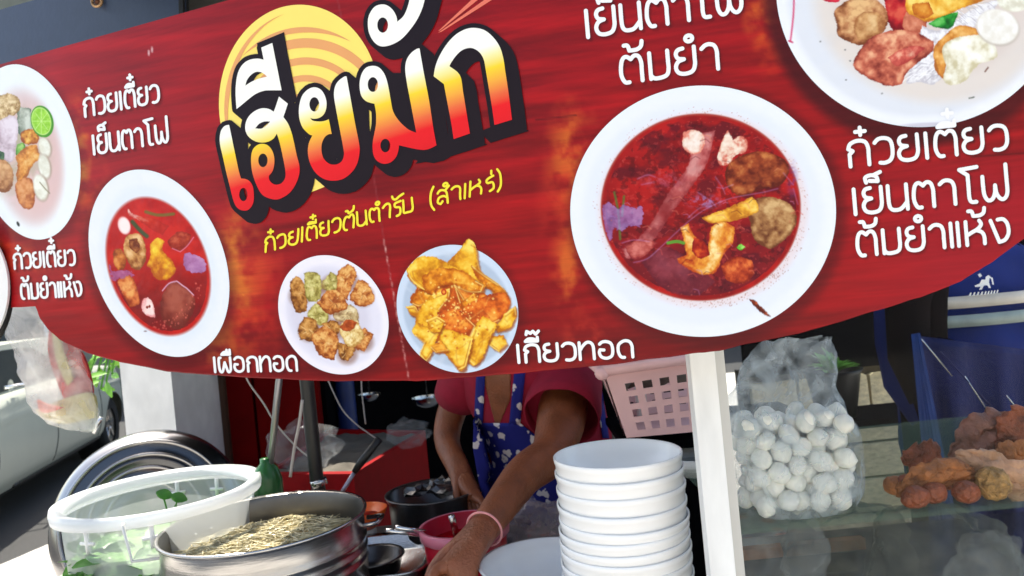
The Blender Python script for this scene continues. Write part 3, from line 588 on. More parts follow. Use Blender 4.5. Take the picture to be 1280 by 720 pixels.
def p_left(p):
    z = ZP(120, 230, 3.6)
    p.ell(199, 331, 74, 99, .26, (226, 234, 246), 10, .7)
    p.ell(198, 333, 66, 87, .24, (196, 110, 104), 3); p.ell(198, 333, 64, 85, .24, (178, 22, 22), 2, 1, (206, 36, 28), 16)
    i = p.sel(134, 264, 300, 420); n = fbm(p.X[i] / 14, p.Y[i] / 14); x = (p.X[i] - 198) / 64; y = (p.Y[i] - 333) / 85; d = np.sqrt((x * x - .48 * x * y + y * y) / .94)
    p.mix(i, np.clip((p.Y[i] - 320) / 80, 0, .8) * (.5 + n) * (d < .95), np.array([110, 18, 22]) / 255)
    p.poly(z([(140,100),(160,130),(210,150),(240,170),(200,165),(150,140)]), (200, 90, 80), (226, 150, 140), (240, 190, 180), 5, 2, seed=1)
    p.line(z([(225,125),(280,140),(350,135)]), 4, (110, 110, 44), 1.5, .8); p.line(z([(165,170),(200,210),(230,235)]), 5, (40, 90, 50), 2, .8)
    p.poly(z([(180,150),(250,150),(330,190),(300,230),(230,190)]), (170, 30, 22), (200, 50, 34), (216, 84, 60), 8, 3, op=.7, seed=2)
    p.ell(155.5, 282, 8, 11, .2, (250, 214, 210), 3); p.ell(156, 282, 6, 9, .2, (252, 236, 232), 3)
    p.poly(z([(130,250),(160,225),(205,230),(225,290),(222,350),(195,388),(160,375),(128,310)]), (140, 76, 34), (206, 146, 84), (240, 196, 140), 6, 4, seed=3)
    p.poly(z([(150,250),(185,245),(200,290),(180,310),(155,290)]), (110, 44, 18), (150, 80, 40), (196, 130, 76), 4, 3, seed=13)
    p.poly(z([(82,300),(110,290),(135,330),(130,380),(100,388),(80,350)]), (140, 60, 22), (206, 116, 50), (236, 160, 86), 6, 4, seed=4)
    p.poly(z([(245,270),(280,240),(310,260),(300,300),(340,340),(360,390),(320,430),(270,425),(245,380),(230,370),(245,320)]), (186, 90, 20), (232, 160, 36), (250, 220, 70), 8, 4, seed=5)
    p.poly(z([(320,260),(370,215),(430,225),(420,270),(380,300),(340,290)]), (130, 30, 18), (176, 66, 40), (210, 110, 76), 5, 4, op=.85, seed=6)
    p.poly(z([(95,440),(130,410),(165,420),(195,500),(190,545),(150,555),(120,490)]), (150, 56, 26), (214, 110, 56), (240, 170, 96), 6, 4, seed=7)
    p.poly(z([(400,320),(420,310),(460,325),(490,340),(500,390),(470,400),(430,400),(395,370)]), (150, 110, 170), (174, 140, 204), (196, 170, 222), 6, 2, rough=2, op=.8, seed=8)
    p.poly(z([(60,360),(75,390),(150,390),(170,410),(100,430),(75,440)]), (150, 90, 150), (176, 116, 180), (200, 150, 205), 5, 2, rough=3, op=.7, seed=9)
    p.poly(z([(300,500),(330,450),(365,437),(400,460),(440,500),(445,560),(400,640),(350,650),(300,610),(290,550)]), (112, 34, 26), (140, 56, 44), (170, 84, 66), 12, 5, seed=10)
    p.line(z([(300,480),(330,447),(365,437),(395,460),(410,470),(440,500)]), 1.6, (226, 176, 206), 1, .85); p.line(z([(345,290),(380,305),(410,280),(440,240)]), 1.6, (220, 130, 160), 1, .7)
    p.poly(z([(205,560),(212,520),(235,508),(262,545),(265,600),(235,595)]), (236, 150, 150), (248, 214, 208), (252, 236, 232), 6, 3, seed=11)
    p.ell(184.2, 384, 1.5, 1.8, 0, (130, 40, 30), 1); p.ell(187.2, 383, 1.3, 1.8, 0, (130, 40, 30), 1)
    p.speck(198, 333, 62, 83, .8, .96, 60, (226, 110, 96), .8, .5, .3, 1.7); p.ell(182, 414, 2, .9, 0, (90, 60, 60), 1, .6)
def p_topleft(p):
    z = ZP(0, 100, 3.6)
    p.ell(34, 196, 44, 84, .2, (222, 200, 200), 12, .9); p.ell(40, 200, 38, 72, .2, (226, 190, 186), 16, .8)
    p.cloud(20, 190, 45, 60, (176, 170, 140), .8, 8, 1)
    p.poly(z([(80,120),(140,130),(145,220),(110,260),(80,230)]), (90, 110, 90), (170, 176, 160), (214, 220, 206), 6, 4, seed=2)
    p.poly(z([(-60,70),(0,70),(45,60),(85,85),(90,130),(60,165),(20,210),(-40,210),(-80,140)]), (150, 114, 66), (206, 174, 124), (240, 216, 170), 2.2, 3, seed=1)
    p.poly(z([(-50,230),(30,165),(70,160),(85,210),(75,280),(60,360),(30,365),(-20,330)]), (170, 146, 156), (214, 196, 206), (236, 224, 232), 6, 4, seed=3)
    p.poly(z([(0,320),(20,330),(20,370),(-10,360)]), (40, 70, 50), (70, 100, 70), (110, 140, 90), 3, 2, seed=4)
    p.poly(z([(-60,370),(0,355),(45,380),(62,430),(50,490),(10,505),(-50,470)]), (140, 84, 46), (196, 140, 90), (226, 180, 130), 6, 5, seed=5)
    p.poly(z([(75,290),(110,280),(120,320),(100,350),(75,340)]), (50, 110, 40), (110, 170, 70), (170, 210, 120), 4, 3, seed=6)
    p.poly(z([(95,235),(140,220),(178,250),(170,285),(120,290),(95,270)]), *BR, 4, 3, seed=7)
    p.poly(z([(120,300),(165,290),(180,350),(150,380),(125,430),(100,470),(75,450),(80,380),(75,340)]), (170, 96, 40), (226, 150, 66), (244, 196, 120), 5, 4, seed=8)
    p.poly(z([(70,470),(110,440),(145,450),(160,500),(150,570),(115,580),(80,540)]), (160, 80, 40), (214, 136, 76), (236, 176, 120), 6, 4, seed=9)
    p.ell(53, 152, 14.5, 20, .18, (70, 150, 30), 1); p.ell(52, 151.5, 12.5, 17.5, .18, (196, 230, 130), 1); p.ell(52, 151.5, 11.5, 16, .18, (140, 206, 50), 1.5, 1, (170, 226, 80), 3)
    for a_ in range(8): p.line([(52, 151.5), (52 + 11 * math.cos(a_ * .785), 151.5 + 15 * math.sin(a_ * .785))], .9, (206, 240, 150), 1, .8)
    for cx, cy, a_, b_ in [(56, 184, 7.5, 12), (55.5, 208, 7.5, 15), (51, 234, 9, 16)]:
        p.ell(cx + 1, cy + 1, a_ + 1, b_ + 1, .2, (170, 150, 130), 3, .8); p.ell(cx, cy, a_, b_, .3, (226, 224, 206), 3, 1, (244, 244, 232), 5)
    p.line(z([(180,460),(205,490),(225,510)]), 1.2, (150, 140, 110), 1); p.ell(23, 280, 2, 3, .5, (40, 44, 44), 1.2); p.ell(62, 291, 1, 3, 0, (250, 252, 252), 1)
def p_topright(p):
    z = ZP(960, 0, 4)
    p.ell(1150, -12, 166, 158, 0, (222, 226, 234), 12, .9); p.ell(1160, 10, 142, 118, .1, (226, 216, 208), 22, .9); p.ell(1160, 0, 118, 96, .1, (214, 196, 188), 22, .5)
    p.poly(z([(560,-60),(620,-40),(700,-20),(780,60),(790,130),(740,165),(640,160),(600,110),(590,40)]), (120, 10, 24), (186, 30, 38), (220, 90, 70), 10, 5, seed=1)
    p.poly(z([(690,60),(780,100),(790,160),(720,170),(670,130)]), (180, 90, 66), (214, 130, 100), (232, 170, 140), 7, 4, seed=21)
    p.poly(z([(690,420),(770,130),(860,150),(1000,60),(1100,10),(1160,0),(1120,60),(1050,110),(860,400),(760,410)]), (200, 196, 204), (228, 226, 230), (246, 246, 248), 2.6, 3, seed=2)
    for k in range(60):
        cx, cy, dx, dy = (random.uniform(700, 850), random.uniform(320, 400), 60, 40) if k % 2 else (random.uniform(930, 1120), random.uniform(20, 120), 60, -50)
        p.line(z([(cx - dx * .5, cy + dy * .3), (cx, cy - 12), (cx + dx * .5, cy - dy * .3)]), .8, random.choice([(250, 250, 252), (190, 186, 196)]), .8, .8)
    p.poly(z([(690,-40),(1100,-40),(1080,0),(960,45),(880,85),(800,110),(760,95),(700,65),(688,20)]), *YE, 10, 5, seed=3)
    p.poly(z([(720,20),(800,10),(830,70),(780,95),(730,70)]), (176, 86, 24), (214, 130, 40), (236, 176, 80), 8, 5, seed=23)
    p.poly(z([(800,120),(860,85),(950,60),(935,110),(905,145),(840,138)]), (14, 90, 30), (40, 150, 50), (110, 200, 100), 8, 3, seed=4)
    p.poly(z([(330,60),(370,20),(440,-10),(540,0),(590,50),(600,110),(560,180),(470,228),(420,215),(350,180),(345,120)]), (120, 64, 34), (190, 128, 84), (230, 186, 130), 7, 5, seed=5)
    p.poly(z([(440,90),(490,60),(560,70),(585,120),(530,190),(450,200),(430,150)]), (160, 100, 56), (214, 164, 106), (240, 206, 150), 7, 5, seed=25, op=.8)
    p.poly(z([(430,300),(500,200),(590,160),(680,150),(760,170),(830,210),(820,260),(740,320),(690,370),(665,420),(600,430),(520,400),(440,350)]), (126, 44, 36), (200, 104, 80), (240, 180, 140), 8, 5, seed=6)
    p.poly(z([(600,290),(640,260),(720,230),(790,240),(700,310),(640,330)]), (170, 50, 50), (216, 96, 84), (246, 190, 160), 5, 4, seed=26, op=.8)
    p.poly(z([(830,300),(830,240),(880,180),(950,130),(1030,140),(1060,180),(940,250),(890,330),(880,400),(840,360)]), (176, 100, 40), (222, 150, 66), (244, 196, 120), 7, 4, seed=7)
    p.poly(z([(870,240),(940,190),(1050,175),(1120,200),(1150,280),(1120,300),(1060,320),(1010,370),(980,410),(900,425),(875,390),(890,330)]), (206, 196, 160), (238, 234, 214), (252, 252, 242), 7, 5, seed=8)
    p.ell(960 + 1150 / 4, 35, 27, 23, .1, (190, 180, 168), 4, .8); p.ell(960 + 1148 / 4, 33.5, 26, 22, .1, (236, 232, 222), 4, 1, (250, 249, 245), 9)
    p.ell(960 + 1240 / 4, -2, 24, 17, -.1, (220, 216, 196), 3, 1, (246, 246, 232), 6)
    p.line(z([(130,-20),(128,60),(118,160),(112,205)]), 2.2, (214, 60, 110), 1.2, .85); p.line(z([(105,205),(122,212)]), 2.4, (200, 50, 90), 1, .8)
    p.poly(z([(255,-10),(360,-10),(350,12),(290,8)]), (190, 20, 50), (210, 30, 60), (226, 60, 80), 8, 2)
    p.line(z([(1005,492),(1030,486)]), 1.6, (60, 70, 60), 1, .8); p.line(z([(1085,358),(1100,338)]), 2, (110, 70, 60), 1, .8)
    for x, y in [(262, 208), (385, 250), (390, 400), (570, 468), (410, 305)]: p.ell(960 + x / 4, y / 4, 1.1, 1.1, 0, (90, 90, 90), 1, .7)
    p.ell(1167, 157, 40, 4, -.15, (150, 140, 160), 3, .35)
def p_taro(p):
    z = ZP(340, 310, 4.24)
    p.ell(417, 395, 60, 64, .16, (224, 222, 236), 8, .8); p.ell(412, 392, 50, 54, .16, (208, 204, 220), 14, .7)
    c1 = ((110, 60, 20), (178, 116, 52), (220, 164, 92)); c2 = ((130, 116, 50), (186, 172, 94), (220, 212, 140)); c3 = ((140, 66, 24), (206, 126, 60), (236, 184, 110))
    for k, (pts, c) in enumerate([([(270,180),(310,130),(350,150),(355,220),(310,235),(270,215)], c2), ([(100,180),(130,148),(155,165),(185,230),(188,330),(150,345),(115,320),(100,240)], c1),
        ([(172,150),(200,128),(250,138),(265,200),(255,270),(215,285),(185,270)], c2), ([(355,120),(405,85),(440,110),(450,150),(430,190),(400,275),(350,240),(345,180)], c3),
        ([(430,220),(460,165),(510,190),(545,260),(530,295),(470,312),(415,270)], c3), ([(190,340),(235,290),(290,330),(300,380),(260,408),(200,375)], c2), ([(325,330),(400,300),(455,330),(460,400),(400,395),(330,380)], ((150, 120, 80), (206, 180, 130), (236, 220, 180))),
        ([(240,290),(290,230),(350,225),(395,270),(400,320),(340,345),(290,345)], c3), ([(140,420),(170,368),(230,380),(245,440),(215,495),(150,485)], c1), ([(260,400),(340,385),(370,430),(330,480)], c1),
        ([(215,460),(270,415),(330,440),(355,500),(330,590),(270,580),(230,530)], c3), ([(350,500),(430,520),(435,560),(400,600),(355,580)], c1), ([(430,480),(490,420),(540,460),(490,548),(440,530)], c3),
        ([(360,420),(400,380),(450,395),(490,460),(460,510),(415,525),(375,480)], ((190, 140, 70), (232, 200, 130), (250, 236, 190)))]):
        p.ell(z([(sum(x for x, _ in pts) / len(pts) + 6, sum(y for _, y in pts) / len(pts) + 10)])[0][0], z([(0, sum(y for _, y in pts) / len(pts) + 10)])[0][1], 13, 13, 0, (120, 70, 50), 8, .5)
        p.poly(z(pts), *c, 3.0, 3, seed=k, rough=2)
        q = z(pts); cx = sum(x for x, _ in q) / len(q); cy = sum(y for _, y in q) / len(q); rs = random.Random(k)
        for j in range(9):
            a_ = rs.uniform(0, 6.28); r0_, r1_ = rs.uniform(1, 5), rs.uniform(5, 10); p.line([(cx + r0_ * math.cos(a_), cy + r0_ * math.sin(a_)), (cx + (r0_ + r1_) / 2 * math.cos(a_ + .2), cy + (r0_ + r1_) / 2 * math.sin(a_ + .2)), (cx + r1_ * math.cos(a_ + .3), cy + r1_ * math.sin(a_ + .3))], .9, rs.choice([c[0], c[2], (250, 226, 170)]), 1, .55)
    p.poly(z([(360,420),(400,378),(450,395),(430,430),(390,440)]), (150, 60, 20), (196, 90, 40), (220, 140, 70), 4, 2, seed=40)
    p.ell(419, 376, 4, 3, 0, (150, 70, 30), 2, .8)
def p_wonton(p):
    z = ZP(490, 290, 3.894)
    p.ell(572, 388, 68, 71, .08, (178, 194, 214), 5, .9); p.ell(572, 390, 58, 60, .08, (160, 180, 204), 12, .7)
    p.line(z([(40,250),(110,300)]), 1.5, (206, 216, 230), 4, .6); p.line(z([(230,640),(260,590)]), 4, (206, 216, 230), 6, .6); p.line(z([(230,90),(280,110)]), 5, (206, 216, 230), 6, .6)
    wonton_pieces(p)
def wonton_pieces(p):
    z = ZP(490, 290, 3.894)
    y1 = ((190, 110, 20), (240, 176, 40), (252, 222, 100)); y2 = ((176, 80, 14), (232, 144, 34), (250, 196, 80)); y3 = ((160, 60, 20), (224, 104, 30), (244, 160, 60))
    L = [([(120,260),(230,230),(330,260),(430,290),(500,340),(480,480),(380,560),(260,560),(170,480),(120,380)], y3),
        ([(90,320),(130,280),(180,270),(200,320),(140,360),(100,350)], y2), ([(270,150),(330,90),(355,45),(375,30),(408,60),(420,150),(440,200),(520,255),(560,300),(560,350),(500,300),(420,240),(340,200),(280,180)], y1),
        ([(385,160),(430,200),(520,260),(560,310),(560,340),(500,290),(420,230)], y2), ([(90,190),(110,155),(140,132),(200,135),(270,160),(330,200),(300,225),(230,215),(200,290),(140,265),(105,230)], y1),
        ([(170,215),(240,190),(330,200),(400,240),(432,265),(425,290),(370,285),(300,260),(235,270),(220,292),(185,285)], y2), ([(70,365),(110,360),(130,390),(125,420),(90,400)], y1),
        ([(150,370),(200,310),(270,290),(270,330),(230,380),(250,450),(180,470),(130,440)], y1), ([(310,270),(350,330),(400,300),(420,330),(350,380),(330,340)], y2), ([(330,390),(400,350),(480,310),(540,310),(560,350),(520,420),(430,460),(370,430)], y3),
        ([(240,400),(300,390),(360,420),(400,460),(370,520),(300,500),(250,460)], y3), ([(500,480),(550,400),(600,362),(605,400),(580,460),(520,485)], y1), ([(470,510),(540,500),(562,545),(520,582),(475,550)], y1),
        ([(400,470),(440,420),(500,460),(470,520),(440,600),(400,632),(370,610),(380,540)], y1), ([(245,470),(330,500),(380,520),(355,650),(330,658),(290,610),(245,540)], y1),
        ([(100,470),(120,440),(180,470),(230,490),(210,540),(190,600),(165,635),(135,600),(160,540),(110,500)], y1), ([(190,560),(240,530),(270,570),(220,580)], y2), ([(170,430),(220,410),(250,440),(230,480),(190,480)], y1)]
    rs = random.Random(5)
    for k, (pts, c) in enumerate(L):
        mx_ = sum(x for x, _ in pts) / len(pts); my_ = sum(y for _, y in pts) / len(pts)
        if k not in (0, 2, 3, 15, 12, 11, 1, 6): pts = [(mx_ + (x - mx_) * 1.16 + 5 * math.sin(y * .11 + k), my_ + (y - my_) * 1.16 + 5 * math.sin(x * .13 + k)) for x, y in pts]
        p.poly([(x + 1.8, y + 2.4) for x, y in z(pts)], (120, 44, 8), (146, 60, 12), (170, 84, 20), 6, 2, op=.75, seed=k, soft=3)
        p.poly(z(pts), *c, 7, 4.5, seed=k + 3, rough=1.8)
        q = z(pts); n_ = len(q); cx = sum(x for x, _ in q) / n_; cy = sum(y for _, y in q) / n_
        rim = [(x * .93 + cx * .07, y * .93 + cy * .07) for x, y in q]
        h0 = rs.randrange(n_); seg_ = [rim[(h0 + j) % n_] for j in range(max(3, n_ // 2))]
        p.line(seg_, 1.5, (255, 236, 150), 1.4, .7)
        seg2 = [(x * .8 + cx * .2 + 1, y * .8 + cy * .2 + 1) for x, y in [q[(h0 + j) % n_] for j in range(max(3, n_ // 2))]]; p.line(seg2, 1.3, (176, 86, 14), 1.6, .5)
        for j in range(3):
            a_ = q[rs.randrange(n_)]; b_ = (cx + rs.uniform(-6, 6), cy + rs.uniform(-6, 6)); p.line([(a_[0] * .75 + cx * .25, a_[1] * .75 + cy * .25), ((a_[0] + b_[0]) / 2 + rs.uniform(-3, 3), (a_[1] + b_[1]) / 2 + rs.uniform(-3, 3)), b_], 1.1, rs.choice([(190, 90, 16), (255, 226, 120)]), 2.2, .35)
    p.speck(572, 385, 50, 50, 0, 1, 90, (254, 232, 140), 1.0, .6); p.speck(572, 395, 45, 45, 0, 1, 70, (190, 70, 16), 1.0, .5); p.ell(555, 365, 3.4, 3.8, 0, (196, 60, 20), 1.2); p.ell(555, 365, 1.8, 2, 0, (240, 150, 60), 1)
dish(879, 264, 166, 157, 0, (236, 240, 248), p_right, 1.0, 'big printed bowl of red soup with fried wonton')
dish(199, 329, 88, 117, .27, (236, 240, 246), p_left, .9, 'printed bowl of red soup at the left')
dish(34, 190, 67, 109.5, .22, (240, 245, 248), p_topleft, 1.0, 'printed dish with lime half, peanuts and fish balls')
dish(1150, -15, 180, 174, 0, (238, 241, 248), p_topright, 1.1, 'printed plate of fried tofu, egg and white noodles')
dish(417, 393.5, 69, 74.5, .16, (240, 236, 246), p_taro, .8, 'printed plate of fried taro cubes')
dish(572, 386, 76, 80, .08, (206, 220, 238), p_wonton, .8, 'printed blue plate of yellow fried wonton')
# the wonton tip and taro text reach past the plate: a small extra patch
xx = np.arange(560, 606, .9); yy = np.arange(294, 330, .9); PX, PY = np.meshgrid(xx, yy)
pp = Paint(PX, PY, (0, 0, 0)); z = ZP(490, 290, 3.894); tip = [tuple(q) for q in cr(z([(270,165),(330,90),(355,45),(375,30),(408,60),(420,150),(440,200),(380,240),(300,200)]), 4, True, 70)]
sdv = pp.sdf(np.arange(pp.X.size), tip); wonton_pieces(pp); kf = []
nx = len(xx); inside = sdv > -.2
for r_ in range(len(yy) - 1):
    for c_ in range(nx - 1):
        q = (r_ * nx + c_, (r_ + 1) * nx + c_, (r_ + 1) * nx + c_ + 1, r_ * nx + c_ + 1)
        if all(inside[k] for k in q): kf.append(q)
inkmesh('printed_wonton', Bn(PX.ravel(), PY.ravel(), .0009), np.array(kf), pp.ink(), vinyl_photo, banner)
# ================================================================== things around the banner
# navy board above and behind the banner, with its eyelet and bolt
nb = thing('navy_board', 'dark navy board with a rusty eyelet above the red banner', 'board', P(100, 40, 1.75))
def slabq(pts, d0, th, m, name, parent=None, **k):          # a flat board seen at these pixels, one depth per corner
    ds = d0 if isinstance(d0, (list, tuple)) else [d0] * len(pts); f = [P(x, y, d) for (x, y), d in zip(pts, ds)]
    n_ = (f[1] - f[0]).cross(f[2] - f[0]).normalized()
    if n_.y < 0: n_ = -n_
    bk = [p + n_ * th for p in f]; n = len(f)
    return obj(name, (f + bk, [tuple(range(n)), tuple(range(n, 2 * n))[::-1]] + [(i, (i + 1) % n, n + (i + 1) % n, n + i) for i in range(n)]), m, parent, smooth=False, **k)
slabq([(-60, 29), (226, -52), (230, 150), (-60, 200)], [1.95, 1.6, 1.6, 1.95], .012, M['navy'], 'board_face', nb)
slabq([(222, -50), (227.5, -52), (231.5, 150), (226.5, 150)], [1.597] * 4, .03, M['black_plastic'], 'edge_strip', nb)
e = P(121, 2, 1.70)
def torus(c, Rr, r, ax, n=28, m=10):
    ax = Vector(ax).normalized(); u_ = ax.orthogonal().normalized(); v_ = ax.cross(u_); c = Vector(c); pts = [c + (u_ * math.cos(t) + v_ * math.sin(t)) * Rr for t in np.linspace(0, 2 * math.pi, n, endpoint=False)]
    V = []; Fc = []
    for k, p in enumerate(pts):
        d = (p - c).normalized()
        for j in range(m): a = 2 * math.pi * j / m; V.append(p + (d * math.cos(a) + ax * math.sin(a)) * r)
    for k in range(n):
        for j in range(m): Fc.append((k * m + j, k * m + (j + 1) % m, ((k + 1) % n) * m + (j + 1) % m, ((k + 1) % n) * m + j))
    return V, Fc
rusty = mat('rusty_brass', rgb(200, 160, 120), .45, .6, vary=.5, scale=80); dk = mat('eyelet_hole', (.03, .02, .015), .9)
obj('eyelet', torus(e, .011, .0035, (0, -1, 0)), rusty, nb)
obj('bolt', blob(e + Vector((.001, .001, 0)), .007, .003, .007, .3, 2, 3, 2), mat('rusty_bolt', rgb(110, 70, 50), .7, .3, vary=.6, scale=120), nb)
# grey beam beside the board and the far pale building
bm_ = thing('grey_beam', 'grey awning beam seen between the navy board and the banner', 'beam', P(260, -20, 2.1))
slabq([(224, -60), (420, -110), (420, 60), (232, 60)], [1.9] * 4, .04, mat('grey_beam_paint', rgb(96, 96, 92), .7, vary=.15), 'beam_face', bm_)
fb = thing('pale_building', 'pale olive grey building wall far behind the stall', 'building', (0, 16, 0))
fw = mat('pale_render', (.27, .26, .2), .9, vary=.2, scale=3)
obj('wall', box(-16, 10, 16, 18, 0, 9), fw, fb, smooth=False)
for i in range(7):
    for j in range(2):
        x = -15 + i * 3.4; zz = 1.2 + j * 3.4
        wf = obj('window', merge(box(x, x + 1.5, 15.9, 15.998, zz + 1.25, zz + 1.35), box(x, x + 1.5, 15.9, 15.998, zz - .06, zz), box(x - .06, x, 15.9, 15.998, zz - .06, zz + 1.35), box(x + 1.5, x + 1.56, 15.9, 15.998, zz - .06, zz + 1.35)), M['alu'], fb, smooth=False)
        obj('pane', box(x, x + 1.5, 15.95, 15.99, zz, zz + 1.25), mat('window_glass', (.05, .07, .08), .1) if i == j == 0 else bpy.data.materials['window_glass'], wf, smooth=False)

# small round white sign with a black rim cut by the left edge
sg = thing('round_sign', 'white rounded sign with black rim at the far left beside the banner', 'sign', P(-60, 370, 1.33))
def disc_px(cx, cy, rx, ry, d, th, m, name, par):
    pts = [(cx + rx * math.cos(t), cy + ry * math.sin(t)) for t in np.linspace(0, 2 * math.pi, 72, endpoint=False)]; return slabq(pts, d, th, m, name, par)
disc_px(-62, 366, 75, 92, 1.36, .01, M['black_plastic'], 'sign_rim', sg); disc_px(-65, 360, 75, 92, 1.352, .006, M['white_plastic'], 'sign_face', sg)

# ---- unseen roof and a back wall, added to darken the stall, and counter
roof = thing('shade_canopy', 'dark canopy added over the noodle stall to shade it', 'canopy', (0, 2.2, 2.35))
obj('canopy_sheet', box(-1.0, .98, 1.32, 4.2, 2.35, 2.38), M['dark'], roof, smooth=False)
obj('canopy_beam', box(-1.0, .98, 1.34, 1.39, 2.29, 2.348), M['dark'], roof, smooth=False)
bw = thing('back_wall', 'dark wall added at the back of the stall to keep it dark inside', 'wall', (0.2, 3.9, 0))
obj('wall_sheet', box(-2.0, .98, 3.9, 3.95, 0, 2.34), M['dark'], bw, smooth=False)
# pillar
pl = thing('white_pillar', 'white painted concrete pillar with a brown edge behind the metal lid', 'pillar', P(180, 560, 2.6) * 1)
pl.location.z = 0
p0, p1, p2_ = P(150, 460, 2.6), P(213, 460, 2.45), P(271, 460, 2.95)
def prism(pts, z0, z1, m, name, par):
    n = len(pts); v = [Vector((p.x, p.y, z)) for z in (z0, z1) for p in pts]
    return obj(name, (v, [tuple(range(n))[::-1], tuple(range(n, 2 * n))] + [(i, (i + 1) % n, n + (i + 1) % n, n + i) for i in range(n)]), m, par, smooth=False)
prism([p0, p1, p2_, p2_ + Vector((-.1, .25, 0)), p0 + Vector((.02, .5, 0))], 0, 2.34, M['plaster'], 'shaft', pl)
pe = P(277, 460, 2.97); prism([p2_ + Vector((.001, -.004, 0)), pe, pe + Vector((0, .2, 0)), p2_ + Vector((.001, .2, 0))], 0, 2.34, M['brown'], 'wood_edge', pl)

# red cupboard and blue drum in the dark
rc = thing('red_cupboard', 'tall dark red cupboard next to the white pillar', 'cupboard', (-.98, 3.05, 0))
for a_, b_, zz0, zz1, nm in [(277, 322, 0, 2.2, 'door'), (323, 405, 0, 2.2, 'door')]:
    q0, q1 = P(a_, 540, 3.0), P(b_, 540, 3.0); obj(nm, box(q0.x, q1.x - .008, 3.0, 3.04, .1, 2.1, .004), M['red_panel'], rc, smooth=False)
q0, q1 = P(277, 540, 3.0), P(405, 540, 3.0); obj('carcass', box(q0.x - .01, q1.x + .01, 3.045, 3.45, 0, 2.15), M['dark'], rc, smooth=False)
hd = P(392, 505, 2.96); obj('handle', tube([hd, hd + Vector((0, -.02, -.02)), hd + Vector((0, -.02, -.14)), hd + Vector((0, 0, -.16))], .006), M['dark_steel'], rc)
drum = thing('blue_pipe', 'deep blue upright plastic pipe in the dark behind the tray', 'pipe', P(432, 700, 3.2)); drum.location.z = 0
d_ = P(432, 500, 3.2); obj('pipe_body', tube([(d_.x, d_.y, 0), (d_.x, d_.y, 2.2)], .042, 20), M['blue'], drum); obj('collar', tube([(d_.x, d_.y, 1.35), (d_.x, d_.y, 1.42)], .05, 20), M['blue'], drum)
# dim steel bowls hanging in the back
for px, py, r_, lab in [(462, 492, .05, 'dim steel cup hanging in the dark near the blue pipe'), (534, 496, .07, 'dim steel bowl hanging in the dark behind the vendor')]:
    c = P(px, py, 3.3); t_ = thing('hanging_bowl', lab, 'bowl', c, group='steel bowls hanging at the back')
    prof = [(r_ * math.cos(a) * 1.0, -r_ * .75 * math.sin(a)) for a in np.linspace(0, math.pi / 2 - .08, 8)] ; obj('shell', lathe(prof + [(.001, -r_ * .75)], 24, (0, 0, 0)), M['steel'], t_, local=True)
    obj('hook', tube([(0, 0, .0), (0, .0, .08), (.02, 0, .1)], .003), M['dark_steel'], t_, local=True)

# ---- counter
ctr = thing('stall_counter', 'steel topped serving counter of the noodle cart', 'counter', (-.1, 1.4, 0))
CT = .90
ctop = mat('counter_steel', (.18, .18, .18), .35, .85, vary=.3, scale=22, bump=.1)
obj('counter_top', box(-.98, .62, 1.0, 1.98, CT - .03, CT, .004), ctop, ctr, smooth=False)
obj('cart_body', box(-.92, .58, 1.04, 1.94, .12, CT - .033), mat('cart_side_steel', (.3, .3, .3), .4, .7, vary=.3), ctr, smooth=False)
for sx in (-.85, .5):
    for sy in (1.1, 1.88): obj('caster', merge(tube([(sx - .02, sy, .05), (sx + .02, sy, .05)], .05, 16), box(sx - .03, sx + .03, sy - .01, sy + .01, .05, .118)), M['rubber'], ctr)
# side counter under the container
# ---- red tray chest
TH = .99
qs = [PH(340, 590, TH), PH(441, 589, TH), PH(523, 540, TH), PH(413, 538, TH)]
rt = thing('red_chest', 'red open chest lined with a pale plastic sheet', 'chest', ((qs[0] + qs[2]) / 2).to_2d().to_3d())
cxy = sum(qs, Vector()) / 4
out_ = [cxy + (q - cxy) * 1.1 for q in qs]
V = [Vector((q.x, q.y, z)) for z in (.5, TH) for q in out_] + [Vector((q.x, q.y, TH)) for q in qs] + [Vector((q.x, q.y, TH - .025)) for q in qs]
fcs = [(i, (i + 1) % 4, 4 + (i + 1) % 4, 4 + i) for i in range(4)] + [(4 + i, 4 + (i + 1) % 4, 8 + (i + 1) % 4, 8 + i) for i in range(4)] + [(8 + i, 8 + (i + 1) % 4, 12 + (i + 1) % 4, 12 + i) for i in range(4)] + [(3, 2, 1, 0)]
obj('chest_body', (V, fcs), M['red_gloss'], rt, smooth=False)
NX = 24; lv = []; lf = []
for i in range(NX + 1):
    for j in range(NX + 1):
        u_, v_ = i / NX, j / NX; q = (qs[0] * (1 - u_) + qs[1] * u_) * (1 - v_) + (qs[3] * (1 - u_) + qs[2] * u_) * v_
        lv.append(q + Vector((0, 0, -.012 + .016 * (mnoise.noise(q * 14) + .5 * mnoise.noise(q * 40)))))
for i in range(NX):
    for j in range(NX): k = i * (NX + 1) + j; lf.append((k, k + 1, k + NX + 2, k + NX + 1))
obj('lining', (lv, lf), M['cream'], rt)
legs = [(q.x, q.y) for q in out_]
for lx, ly in legs: obj('leg', box(lx - .02, lx + .02, ly - .02, ly + .02, 0, .499), M['red_panel'], rt, smooth=False)
cb = P(518, 540, 2.72); V, Fc = blob((0, 0, 0), .07, .05, .05, .5, 3, 5, 3)
film_clear = film('clear_plastic_film', (.8, .82, .84), .16, .15, 22)
tag(obj('plastic_bag', ([Vector(v) * 1.6 + P(380, 562, 2.45) + Vector((0, 0, .01)) for v in V], Fc), film_clear), 'crumpled clear plastic bag lying on the pale chest lining', 'bag')
tag(obj('plastic_bag', ([Vector(v) + P(510, 542, 2.6) for v in V], Fc), film_clear), 'small clear plastic bag at the back corner of the red chest', 'bag')

